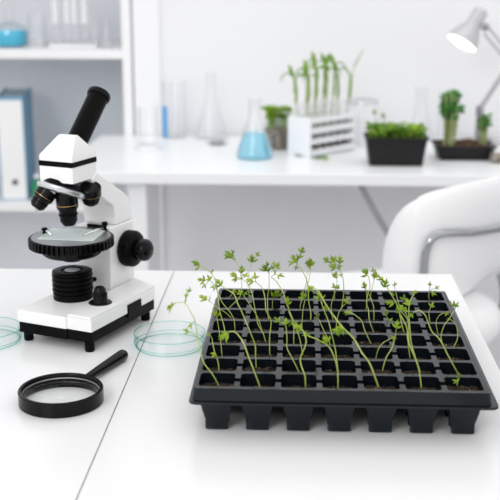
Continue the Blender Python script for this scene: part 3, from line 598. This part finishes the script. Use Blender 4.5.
for i, p in enumerate(cv):
    d = (cv[min(i + 1, N - 1)] - cv[max(i - 1, 0)]).normalized(); nrm = Vector((d.y, -d.x, 0))   # outward
    t = i / (N - 1)
    e = min(1, .12 + t / .14, (1 - t) / .12); e = sqrt(max(0, 1 - (1 - e) ** 2))
    zt = interp(ZT, t); zb = .62 - e * .012 - .012 * t
    zc, hh, th = (zt + zb) / 2, max(.004, (zt - zb) / 2), .021 * (.35 + .65 * e)
    ring = []
    for k in range(20):
        a = 2 * pi * k / 20; ca_, sa_ = cos(a), sin(a)
        u = math.copysign(abs(ca_) ** .6, ca_) * th; v = math.copysign(abs(sa_) ** .45, sa_) * hh
        q = p + nrm * (u - th - .008 + .008 * (1 - (v / hh) ** 2) * (1 if u > 0 else -.5)); ring.append(sh_.bm.verts.new((q.x, q.y, zc + v)))
    rings.append(ring)
for A, B in zip(rings, rings[1:]):
    for k in range(20): sh_.face([A[k], A[(k + 1) % 20], B[(k + 1) % 20], B[k]])
sh_.face(rings[0][::-1]); sh_.face(rings[-1])
sh_.build('backrest', M['leather'], ch, sharp=60)
def on_shell(t, z, off):
    i = max(1, min(N - 2, int(t * (N - 1)))); d = (cv[i + 1] - cv[i - 1]).normalized(); nrm = Vector((d.y, -d.x, 0))
    f = t * (N - 1) - int(t * (N - 1)); p = cv[i].lerp(cv[min(i + 1, N - 1)], f)
    q = p + nrm * off; return (q.x, q.y, z)
bow = [on_shell(.365, .622, .001), on_shell(.365, .66, .006), on_shell(.366, .712, .009), on_shell(.376, .736, .010), on_shell(.398, .750, .010), on_shell(.44, .755, .010), on_shell(.51, .751, .010), on_shell(.60, .740, .010), on_shell(.72, .724, .010), on_shell(.83, .708, .010), on_shell(.90, .690, .009), on_shell(.91, .655, .007), on_shell(.91, .63, .001)]
MB().tube(cat_curve(bow, 6), .0075, 12, flat=.8).build('chrome_bow', M['bow'], ch)
seat = MB()
lv = [(.0, .515), (.82, .515), (.93, .522), (1.0, .545), (1.0, .568), (.94, .588), (.80, .598), (0, .602)]
rr = []
for s_, z_ in lv:
    rr.append([seat.bm.verts.new((x * max(s_, .02), y * max(s_, .02), z_)) for x, y in rrect(.36, .38, .13, 8)])
for A, B in zip(rr, rr[1:]):
    for k in range(len(A)): seat.face([A[k], A[(k + 1) % len(A)], B[(k + 1) % len(A)], B[k]])
seat.face(rr[0][::-1]); seat.face(rr[-1])
seat.build('seat', M['leather'], ch, sharp=60, loc=(-.012, -.01, 0), rot=(0, 0, radians(20)))
MB().tube(cat_curve([(.195, .02, .625), (.200, .0, .595), (.190, -.02, .56), (.14, -.03, .53), (.05, -.01, .506)], 5), .010, 10).build('back_bracket', M['bow'], ch)
MB().lathe([(0, .09), (.03, .09), (.03, .34), (.02, .345), (.02, .49), (.09, .50), (.09, .514), (0, .514)], None, 24).build('gas_column', M['chrome'], ch)
for k in range(5):
    a = 2 * pi * k / 5 + .3
    MB().tube([(0, 0, .10), (.14 * cos(a), .14 * sin(a), .095), (.26 * cos(a), .26 * sin(a), .07)], [.022, .018, .014], 10).build('base_arm', M['chrome'], ch)
    MB().lathe([(0, -.012), (.024, -.012), (.026, -.009), (.026, .009), (.024, .012), (0, .012)], along((.26 * cos(a), .26 * sin(a), .027), (-sin(a), cos(a), 0)), 24).build('castor', M['black'], ch)

# ------------------------------------------------------------------ glassware on the back desk
G = M['glass_back']
def erlenmeyer(name, label, x, y, z, rb, h, rn, hn, liq=None, level=0, group=None, mat=None):
    t = thing(name, label, 'flask', (x, y, z + .0004), 0, group)
    w = .0016; hs = h - hn
    prof = [(0, 0), (rb * .93, 0), (rb, rb * .10), (rb * .985, rb * .28), (rn, hs), (rn, h - .004), (rn * 1.18, h - .001), (rn * 1.18, h), (rn - w, h - .002), (rn - w, hs), (rb * .985 - w, rb * .28), (rb - 2 * w, rb * .12), (rb * .9, w), (0, w)]
    MB().lathe(prof, None, 48).build('glass_body', mat or G, t)
    if liq:
        f = (level - rb * .28) / (hs - rb * .28); rl = rb * .985 + (rn - rb * .985) * f - w * 1.5
        l = MB().lathe([(0, w * 1.2), (rb * .88, w * 1.2), (rb - 2.6 * w, rb * .12), (rb * .985 - 1.6 * w, rb * .28), (rl, level), (0, level)], None, 48).build('liquid', liq, t)
        l['label'] = 'blue liquid in the flask'
    return t
def beaker(name, label, cat, x, y, z, r, h, group=None, mat=None, rt=None):
    t = thing(name, label, cat, (x, y, z + .0004), 0, group); w = .0015; rt = rt or r
    MB().lathe([(0, 0), (r * .95, 0), (r, r * .08), (rt, h - .004), (rt * 1.06, h), (rt - w, h - .003), (r - w, r * .1), (r * .93, w), (0, w)], None, 48).build('glass_body', mat or G, t)
    return t
erlenmeyer('erlenmeyer_flask', 'conical flask of pale blue liquid in the middle of the back desk', -.111, 2.612, 0, .0475, .147, .0155, .044, M['sky'], .062)
erlenmeyer('erlenmeyer_flask', 'tall empty clear conical flask on the back desk beside a glass cylinder', -.247, 2.925, 0, .045, .184, .0140, .070)
erlenmeyer('erlenmeyer_flask', 'clear empty flask behind the long planter of low green sprouts', .335, 2.925, 0, .036, .145, .0165, .06)
t = beaker('glass_cylinder', 'tall clear glass cylinder with a blue printed strip, on the back desk', 'cylinder', -.353, 2.945, 0, .034, .158)
gp = MB()
for k in range(7): gp.box((-.0350, -.011, .004 + k * .0125), (-.0343, .011, .0142 + k * .0125), Matrix.Rotation(radians(48), 4, 'Z'))
gp.build('printed_strip', M['blue_print'], t)
t = beaker('beaker', 'small clear glass beaker standing on a round base, left end of back desk', 'beaker', -.397, 2.735, 0, .026, .112)
MB().lathe([(0, 0), (.036, 0), (.036, .003), (.028, .006), (.027, .012), (.0262, .012), (.0262, .0005)], None, 40).build('foot', M['glass_frost'], t)
t = thing('petri_dish', 'small clear glass dish on the back desk right of the tall flask', 'petri dish', (-.222, 2.825, .0004))
MB().lathe([(0, 0), (.030, 0), (.031, .001), (.031, .018), (.0295, .018), (.0295, .0015), (0, .0015)], None, 48).build('dish', G, t)
MB().lathe([(0, .002), (.02, .002), (.021, .006), (.016, .010), (0, .011)], None, 30).build('sample', M['stage'], t)

# soil jar with microgreens
def tuft(bm, cx, cy, z0, rx, ry, n, h0, h1, size, rnd, stemr=.0009, spread=.25):
    lv, st = bm
    for i in range(n):
        a = rnd.uniform(0, 2 * pi); q = sqrt(rnd.random())
        x, y = cx + rx * q * cos(a), cy + ry * q * sin(a); h = rnd.uniform(h0, h1)
        tip = Vector((x + rnd.uniform(-1, 1) * spread * h, y + rnd.uniform(-1, 1) * spread * h, z0 + h))
        st.tube([(x, y, z0 - .003), ((x + tip.x) / 2 + rnd.uniform(-.002, .002), (y + tip.y) / 2, z0 + h * .55), tip], [stemr, stemr * .9, stemr * .7], 5)
        for k in range(rnd.choice((2, 3))):
            b_ = rnd.uniform(0, 2 * pi); d = Vector((cos(b_), sin(b_), rnd.uniform(.1, .9))).normalized()
            nm = Vector((rnd.uniform(-.4, .4), rnd.uniform(-.8, .2), 1)); nm = (nm - d * nm.dot(d)).normalized()
            s_ = size * rnd.uniform(.7, 1.2); lobe(lv.bm, tip, d, nm, s_, s_ * .55)
rg = random.Random(8)
t = thing('glass_jar', 'glass jar of soil with a tuft of green sprouts behind the blue flask', 'planter', (-.060, 2.765, 0))
MB().lathe([(0, 0), (.034, 0), (.036, .003), (.036, .064), (.0345, .064), (.0345, .004), (0, .003)], None, 48).build('glass_body', G, t)
MB().lathe([(0, .0035), (.034, .0045), (.0342, .052), (.02, .056), (0, .055)], None, 40).build('soil', M['roots'], t)
lv, st = MB(), MB(); tuft((lv, st), -.060, 2.765, .055, .031, .031, 70, .02, .048, .017, rg)
s0 = thing('sprouts', 'dense tuft of green sprouts growing in the glass jar', 'sprouts', (0, 0, 0), kind='stuff')
lv.build('leaf', M['micro'], s0, sharp=80, solid=.0003); st.build('stem', M['sprout'], s0)

# planter of low sprouts
def planter(name, label, x, y, w, d, h, rz=0, ribs=True):
    t = thing(name, label, 'planter', (x, y, 0), rz); m = MB(); loops = []
    for s_, z_ in ((.86, 0), (.88, .002), (1.0, h - .004), (1.045, h - .004), (1.05, h - .001), (1.05, h), (.99, h), (.975, h - .006), (.85, .004)):
        loops.append([m.bm.verts.new((px, py, z_)) for px, py in rrect(w * s_, d * (1 - (1 - s_) * w / d * .6), .010, 5)])
    for A, B in zip(loops, loops[1:]):
        for k in range(len(A)): m.face([A[k], A[(k + 1) % len(A)], B[(k + 1) % len(A)], B[k]])
    m.face(loops[0][::-1]); m.face(loops[-1])
    if ribs:
        nr = int(w / .012)
        for k in range(nr):
            xx = -w * .40 + w * .80 * k / (nr - 1)
            for sg in (-1, 1):
                dy = d * .5
                m.hull([(xx + a * .0022, sg * (dy * (1 - .14 * w / d * .6) if lo else dy) + sg * b_, zz) for a in (-1, 1) for b_ in (-.001, .0014) for lo, zz in ((True, .003), (False, h - .006))])
    m.build('pot', M['pot'], t, sharp=40)
    MB().prism(rrect(w * .95, d * .93, .008, 5), h - .014, h - .007).build('soil', M['soil_brown'], t)
    return t
planter('planter', 'black ribbed planter packed with low light green sprouts on the back desk', .234, 2.553, .146, .10, .068)
lv, st = MB(), MB()
for k in range(190):
    x = .234 + rg.uniform(-.066, .066); y = 2.553 + rg.uniform(-.040, .040)
    tuft((lv, st), x, y, .060, .001, .001, 1, .008, .028, .016, rg)
s0 = thing('sprouts', 'bed of low light green sprouts in the black ribbed planter', 'sprouts', kind='stuff')
lv.build('leaf', M['micro'], s0, sharp=80, solid=.0003); st.build('stem', M['sprout'], s0)
for i, (x, h) in enumerate(((.186, .115), (.207, .10))):
    t = thing('sprout', ('thin pale sprout standing above the low sprout bed, far left', 'thin pale sprout standing above the low sprout bed, second from left')[i], 'sprout', (x, 2.58, .055))
    MB().tube(cat_curve([(0, 0, 0), (.002, 0, h * .3), (-.001, 0, h * .5)], 4), .0009, 6).build('stem', M['pale_stem'], t)
    leaf_bm((-.001, 0, h * .5), (-.003, 0, h * .5 + .008), .014, rg).build('leaf', M['sprout'], t, sharp=80, solid=.0003)

# low tray with tall leafy bunch and small plants
planter('planter', 'low black planter holding a tall leafy bunch and brown soil, right of sprout planter', .413, 2.646, .146, .11, .036, 0, False)
ms = MB(); g = []
for a in range(14):
    for b_ in range(9):
        u, v = a / 13 * 2 - 1, b_ / 8 * 2 - 1
        hgt = .015 * max(0, 1 - ((u - .12) / .55) ** 2 - v * v * .8) + rg.uniform(-.002, .002)
        g.append(ms.bm.verts.new((.415 + u * .066, 2.69 + v * .048 - .044, .0315 + max(0, hgt))))
for a in range(13):
    for b_ in range(8): ms.face([g[a * 9 + b_], g[(a + 1) * 9 + b_], g[(a + 1) * 9 + b_ + 1], g[a * 9 + b_ + 1]])
tag(ms.build('potting_soil', M['soil_brown'], sharp=60), 'mound of brown soil heaped in the low black planter', 'soil', kind='stuff')
def bunch(name, label, x, y, z, n, r, h, leaf_from, size, mats, rnd):
    t = thing(name, label, 'plant', (x, y, z)); st, lv = MB(), MB()
    for i in range(n):
        a = rnd.uniform(0, 2 * pi); q = sqrt(rnd.random()) * r
        p0 = Vector((q * cos(a), q * sin(a), -.006)); hh = h * rnd.uniform(.8, 1)
        p1 = Vector((p0.x * 1.15 + rnd.uniform(-.004, .004), p0.y * 1.15, hh * .6)); p2 = Vector((p0.x * 1.1 + rnd.uniform(-.005, .005), p0.y + rnd.uniform(-.005, .005), hh))
        st.tube(cat_curve([p0, p1, p2], 4), [.0022] * 9, 6)
        for k in range(9):
            f = leaf_from + (1 - leaf_from) * (k + rnd.random()) / 9; c = p1.lerp(p2, max(0, (f - .6) / .4)) if f > .6 else p0.lerp(p1, f / .6)
            b_ = rnd.uniform(0, 2 * pi); d = Vector((cos(b_), sin(b_), rnd.uniform(-.1, .9))).normalized()
            nm = Vector((rnd.uniform(-.4, .4), -.6, 1)); nm = (nm - d * nm.dot(d)).normalized(); s_ = size * rnd.uniform(.7, 1.1)
            lobe(lv.bm, c, d, nm, s_, s_ * .7)
    st.build('stem', mats[0], t); lv.build('foliage', mats[1], t, sharp=80, solid=.0004)
    return t
bunch('leafy_bunch', 'tall bunch with pale stems and dark green leaves, in the low black planter', .374, 2.646, .036, 22, .0190, .132, .50, .022, (M['pale_stem'], M['dark_green']), rg)
bunch('young_plant', 'small green leafy plant at the right end of the low black planter', .464, 2.643, .036, 6, .012, .070, .5, .016, (M['pale_stem'], M['dark_green']), rg)
t = beaker('glass_jar', 'small glass jar with brown base at right edge, on the back desk', 'jar', .492, 2.578, 0, .026, .062)
MB().lathe([(0, .002), (.0235, .003), (.0242, .018), (.01, .022), (0, .021)], None, 32).build('soil', M['roots'], t)
beaker('glass_cylinder', 'slim clear glass cylinder behind the low black planter', 'cylinder', .405, 2.92, 0, .022, .135)

# ------------------------------------------------------------------ test tube rack with sprouts
RZ = radians(48); RO_ = Vector((.0315, 2.6525, 0)); ru = Vector((cos(RZ), sin(RZ), 0)); rv = Vector((-sin(RZ), cos(RZ), 0))
RL, RW, RH = .180, .075, .100
cen = Vector((.0265, 2.612, 0)) + ru * RL / 2 + rv * RW / 2
rk = thing('test_tube_rack', 'white three tier test tube rack full of sprouting tubes, on the back desk', 'rack', cen, RZ)
for sg in (-1, 1):
    e = MB()
    e.prism([(-RW / 2, 0), (-.014, 0), (-.012, .007), (.012, .007), (.014, 0), (RW / 2, 0), (RW / 2, RH), (-RW / 2, RH)], -.003, .003,
            Matrix(((0, 0, 1, sg * (RL / 2 - .003)), (1, 0, 0, 0), (0, 1, 0, 0), (0, 0, 0, 1)))).build('end_panel', M['rack'], rk, bevel=.001)
tubes = [(i, j) for i in range(6) for j in (-1, 1)]
for z_ in (.006, .033, .060, .086):
    s_ = MB()
    for y0, y1 in ((-RW / 2, -.0262), (-.0098, .0098), (.0262, RW / 2)): s_.box((-RL / 2 + .0062, y0, z_), (RL / 2 - .0062, y1, z_ + .012))
    if z_ < .02: s_.box((-RL / 2 + .0062, -RW / 2 + .002, .002), (RL / 2 - .0062, RW / 2 - .002, .0055))
    s_.build('tier', M['rack'], rk, bevel=.0006)
# tops of the sprouts: offset in x / y and height above the tube foot, droop of the tip
SPR = {(0, -1): (-.006, .0, .190, 1), (0, 1): (-.016, 0, .175, 1), (1, -1): (-.004, 0, .195, 1), (1, 1): (.000, 0, .170, 1), (2, -1): (.006, 0, .190, 1), (2, 1): (.004, 0, .205, 1),
       (3, -1): (.006, 0, .200, 1), (3, 1): (.010, .0, .200, 0), (4, -1): (-.006, 0, .185, 1), (5, -1): (.020, 0, .195, 0)}
ORD = ['nearest', 'second', 'third', 'fourth', 'fifth', 'farthest']
for i, j in tubes:
    p = cen + ru * (-.070 + i * .028) + rv * (j * .018)
    side = 'right' if j < 0 else 'left'
    t = thing('test_tube', '%s glass test tube in %s row of white rack' % (ORD[i], side), 'test tube', (p.x, p.y, .0118), 0, 'test tubes in the white rack')
    MB().lathe([(0, 0), (.004, .0008), (.0070, .005), (.0074, .010), (.0074, .118), (.0079, .120), (.0066, .119), (.0066, .010), (.006, .006), (0, .002)], None, 24).build('glass_body', G, t)
    MB().lathe([(0, .0025), (.0055, .006), (.0063, .010), (.0063, .026), (0, .027)], None, 20).build('soil', M['roots'], t)
    if (i, j) in SPR:
        dx, dy, h, droop = SPR[(i, j)]; h += .010
        s0 = thing('sprout', '%s green sprout rising from %s test tube of %s row in white rack' % ('drooping' if droop else 'straight', ORD[i], side), 'sprout', (p.x, p.y, .036), 0, 'sprouts in the test tubes')
        k = h - .024
        pts = [(0, 0, 0), (dx * .10, 0, .05), (dx * .35, dy, .085), (dx * .7, dy, k * .82), (dx, dy, k)]
        cvs = cat_curve(pts, 5); n = len(cvs)
        thin = (i == 5)
        MB().tube(cvs, [(.0024 if not thin else .0014) * (1 - .4 * q / (n - 1)) for q in range(n)], 7).build('stem', M['pale_stem'], s0)
        bl = MB(); tip = Vector(cvs[-1])
        if thin:
            bl.tube(cat_curve([tip, tip + Vector((.010, 0, .020)), tip + Vector((.024, 0, .044))], 4), [.0018] * 5 + [.0012] * 3 + [.0004], 6)
            bl.tube([Vector((dx * .5, 0, .10)), Vector((dx * .6, 0, .14)), Vector((dx * .62, 0, .165))], [.0036, .0046, .001], 6, flat=.3)
        else:
            for q in range(3):
                a = rg.uniform(-.6, .6) + (0 if q % 2 else pi); d = Vector((cos(a), sin(a) * .5, 0)); l_ = rg.uniform(.022, .036) * (1 if q < 2 else .8)
                if droop and q < 2: pp = [tip, tip + d * l_ * .45 + Vector((0, 0, .009)), tip + d * l_ * .95 + Vector((0, 0, .001)), tip + d * l_ * 1.1 + Vector((0, 0, -.016))]
                else: pp = [tip, tip + d * .004 + Vector((0, 0, .010)), tip + d * .008 + Vector((0, 0, .022)), tip + d * .013 + Vector((0, 0, .030))]
                c2 = cat_curve(pp, 4); m_ = len(c2)
                bl.tube(c2, [.0011 + .0046 * sin(pi * min(1, (w_ + 1) / m_)) ** 1.2 for w_ in range(m_)], 7, flat=.35)
            for q in range(2):
                c = Vector(cvs[int(n * (.62 + .18 * q))]); bl.tube(cat_curve([c - Vector((0, 0, .02)), c + Vector((.002, 0, .005)), c + Vector((.003 * (-1) ** q, 0, .028))], 4), [.0018, .003, .0038, .004, .0036, .003, .002, .001, .0005], 7, flat=.35)
        bl.build('leaf', M['sprout'], s0, sharp=80)
t = thing('canister', 'white round canister with a metal rim behind the test tube rack', 'canister', (.168, 2.845, 0))
MB().lathe([(0, 0), (.041, 0), (.043, .002), (.043, .1185), (.0405, .1185), (.0405, .004), (0, .004)], None, 48).build('body', M['canister'], t)
MB().lathe([(.0432, .112), (.0445, .113), (.0445, .117), (.043, .1200), (.040, .1200), (.040, .1188), (.0432, .1186)], None, 48, close=True).build('rim', M['steel'], t)
t = thing('leaf_sample', 'pale green leaf cuttings lying on the desk before the white rack', 'leaf', (.060, 2.592, .0008))
m_ = MB()
for k in range(9):
    a = rg.uniform(0, 2 * pi); d = Vector((cos(a), sin(a), .05)).normalized(); nm = Vector((0, 0, 1)); nm = (nm - d * nm.dot(d)).normalized()
    lobe(m_.bm, Vector((rg.uniform(-.022, .022), rg.uniform(-.012, .012), .001 + k * .0006)), d, nm, .020, .011)
m_.build('leaf', M['micro'], t, sharp=80, solid=.0003)

# ------------------------------------------------------------------ desk lamp
lp = thing('desk_lamp', 'silver grey jointed desk lamp with a lit cone shade at right', 'lamp', (.500, 2.885, 0))
LO = Vector((.500, 2.885, 0))
oc = Vector((.410, 2.75, .274)) - LO; ld = Vector((-.51, -.276, -.816)).normalized()
m_ = along(oc, -ld)
sd = MB().lathe([(.0425, 0), (.0435, .001), (.037, .024), (.027, .046), (.0205, .056), (.0195, .060), (.0195, .096), (.0165, .102), (0, .103), (0, .101), (.017, .094), (.018, .060), (.025, .046), (.035, .024)], m_, 48, close=False).build('lamp_shade', M['lamp'], lp)
lt = MB().lathe([(0, .006), (.0400, .006), (.0390, .009), (0, .009)], m_, 40).build('light_panel', M['bulb'], lp); lt['label'] = 'glowing white lamp opening'
kp = oc - ld * .066 + Vector((.020, -.004, -.008))
MB().lathe([(0, 0), (.009, 0), (.010, .002), (.010, .012), (.008, .016), (0, .016)], along(kp, (.8, -.1, -.35)), 20).build('pivot_knob', M['stage'], lp)
elb = Vector((.552, 2.80, .231)) - LO; k0 = Vector(kp) + Vector((.008, 0, -.003))
for off in (Vector((0, .004, .008)), Vector((-.003, -.004, -.016))):
    MB().tube([k0 + off, elb + off], .0036, 10).build('upper_arm', M['lamp'], lp)
low = Vector((.488, 2.875, .093)) - LO
for off in (Vector((0, .006, .004)), Vector((0, -.006, -.004))):
    MB().tube([elb + off, low + off], .0036, 10).build('lower_arm', M['lamp'], lp)
MB().lathe([(0, -.012), (.012, -.012), (.012, .012), (0, .012)], along(elb, (.3, 1, 0)), 20).build('elbow_joint', M['stage'], lp)
MB().lathe([(0, .011), (.010, .011), (.009, .07), (.011, .08), (.011, .102), (0, .104)], Matrix.Translation((low.x, low.y, 0)), 20).build('post', M['stage'], lp)
MB().lathe([(0, 0), (.062, 0), (.065, .003), (.063, .010), (.02, .0135), (0, .0135)], None, 48).build('base', M['lamp'], lp)

# ------------------------------------------------------------------ things on the shelves
zs = .2411          # upper shelf top
t = thing('round_flask', 'wide glass flask of bright turquoise liquid at left end of the upper shelf', 'flask', (-.846, 3.085, zs))
MB().lathe([(0, 0), (.036, 0), (.046, .006), (.0505, .018), (.0505, .044), (.046, .056), (.030, .066), (.012, .074), (.011, .104), (.013, .106), (.0095, .104), (.0105, .073), (.029, .0645), (.045, .0545), (.049, .043), (.049, .0185), (.045, .0075), (.036, .0016), (0, .0016)], None, 48).build('glass_body', G, t)
l = MB().lathe([(0, .002), (.0355, .002), (.0445, .008), (.0485, .0185), (.0485, .043), (.0465, .050), (0, .050)], None, 48).build('liquid', M['cyan'], t); l['label'] = 'bright turquoise liquid'
beaker('beaker', 'empty clear glass beaker on the upper shelf beside the turquoise flask', 'beaker', -.766, 3.085, zs, .031, .094, rt=.024)
t = thing('test_tube_rack', 'low rack on the upper shelf holding four frosted glass tubes', 'rack', (-.660, 3.09, zs))
MB().prism(rrect(.140, .05, .006), 0, .009).build('base', M['rack'], t, bevel=.001)
for sx in (-.058, .058): MB().lathe([(0, .009), (.003, .009), (.003, .064), (0, .064)], Matrix.Translation((sx, 0.019, 0)), 10).build('post', M['glass_frost'], t)
MB().box((-.064, .012, .0642), (.064, .024, .0672)).build('rail', M['glass_frost'], t)
POS = ['leftmost', 'second from left', 'second from right', 'rightmost']
for k, (x, r) in enumerate(((-.050, .0115), (-.016, .0095), (.006, .0095), (.036, .0115))):
    t = thing('test_tube', '%s of the four frosted tubes standing on the upper shelf' % POS[k], 'test tube', (-.660 + x, 3.085, zs + .0094), 0, 'frosted tubes on the upper shelf')
    MB().lathe([(0, 0), (r * .7, .001), (r, .006), (r, .058), (r - .0015, .058), (r - .0015, .007), (0, .003)], None, 24).build('lower_glass', G, t)
    MB().lathe([(r - .0015, .0585), (r, .0585), (r, .160), (r - .0015, .160)], None, 24, close=True).build('frosted_glass', M['glass_frost'], t)
erlenmeyer('erlenmeyer_flask', 'small empty clear flask at right end of the upper shelf', -.563, 3.09, zs, .021, .088, .009, .03)
zl = -.2024
bn = thing('ring_binder', 'blue ring binder with a white spine label standing on the lower shelf', 'binder', (-.8405, 3.016, zl), radians(9.2))
MB().box((-.039, 0, 0), (-.036, .285, .306)).build('cover', M['binder'], bn, bevel=.0008)
MB().box((.036, 0, 0), (.039, .285, .306)).build('cover', M['binder'], bn, bevel=.0008)
MB().box((-.0358, 0, 0), (.0358, .003, .306)).build('spine', M['binder'], bn, bevel=.0008)
MB().box((-.034, .012, .006), (.034, .275, .300)).build('pages', M['pages'], bn)
MB().box((-.0350, -.0008, .004), (.0350, -.0001, .296)).build('spine_label', M['paper'], bn)
MB().lathe([(.0055, 0), (.0095, 0), (.0095, .0016), (.0055, .0016)], along((.0035, -.0009, .055), (0, -1, 0)), 24, close=True).build('finger_ring', M['stage'], bn)
MB().lathe([(0, 0), (.0054, 0), (.0054, .0008), (0, .0008)], along((.0035, -.0009, .055), (0, -1, 0)), 24).build('finger_hole', M['black'], bn)
t = thing('bottle', 'small green bottle beside the blue binder on the lower shelf', 'bottle', (-.779, 3.05, zl))
MB().lathe([(0, 0), (.018, 0), (.020, .002), (.020, .042), (.012, .052), (.009, .056), (.009, .062), (0, .062)], None, 32).build('glass_body', M['green_glass'], t)
MB().lathe([(0, .0622), (.0105, .0622), (.0105, .074), (0, .074)], None, 24).build('cap', M['rack'], t)

# ------------------------------------------------------------------ light
w = bpy.data.worlds.new('daylight'); scene.world = w; w.use_nodes = True
nt = w.node_tree; nt.nodes.clear()
o = nt.nodes.new('ShaderNodeOutputWorld'); bg = nt.nodes.new('ShaderNodeBackground')
tc = nt.nodes.new('ShaderNodeTexCoord'); sp = nt.nodes.new('ShaderNodeSeparateXYZ'); rp = nt.nodes.new('ShaderNodeValToRGB')
nt.links.new(tc.outputs['Generated'], sp.inputs[0])
mr = nt.nodes.new('ShaderNodeMapRange'); mr.inputs[1].default_value = -1; mr.inputs[2].default_value = 1
nt.links.new(sp.outputs['Z'], mr.inputs[0]); nt.links.new(mr.outputs[0], rp.inputs['Fac'])
e = rp.color_ramp.elements
e[0].position = .42; e[0].color = (.50, .50, .50, 1); e[1].position = .85; e[1].color = (.82, .82, .82, 1)
q = e.new(.55); q.color = (.92, .92, .93, 1)
nt.links.new(rp.outputs['Color'], bg.inputs['Color']); bg.inputs['Strength'].default_value = 1.0
nt.links.new(bg.outputs[0], o.inputs['Surface'])
def area(name, loc, target, sx, sy, power, color=(1, 1, 1)):
    l = bpy.data.lights.new(name, 'AREA'); l.shape = 'RECTANGLE'; l.size = sx; l.size_y = sy; l.energy = power; l.color = color
    ob = bpy.data.objects.new(name, l); COL.objects.link(ob); ob.location = loc
    ob.rotation_euler = (Vector(target) - Vector(loc)).to_track_quat('-Z', 'Y').to_euler()
area('overhead_fill_light', (.0, 2.45, 2.0), (.0, 2.5, 0), 3.4, 1.0, 9)  # unseen area light added overhead to lift the back desk and wall
area('front_fill_light', (-1.2, -1.0, 1.5), (0, 2.4, .1), 1.1, 1.3, 19)  # fill light added behind the camera for frontal light and glass highlights
scene.view_settings.view_transform = 'Standard'; scene.view_settings.look = 'None'
scene.view_settings.gamma = 1; scene.view_settings.use_curve_mapping = False
scene.view_settings.exposure = .32
scene.cycles.transparent_max_bounces = 40
for ob in scene.objects:
    if ob.parent is None: ob.location.z += TABLE_H
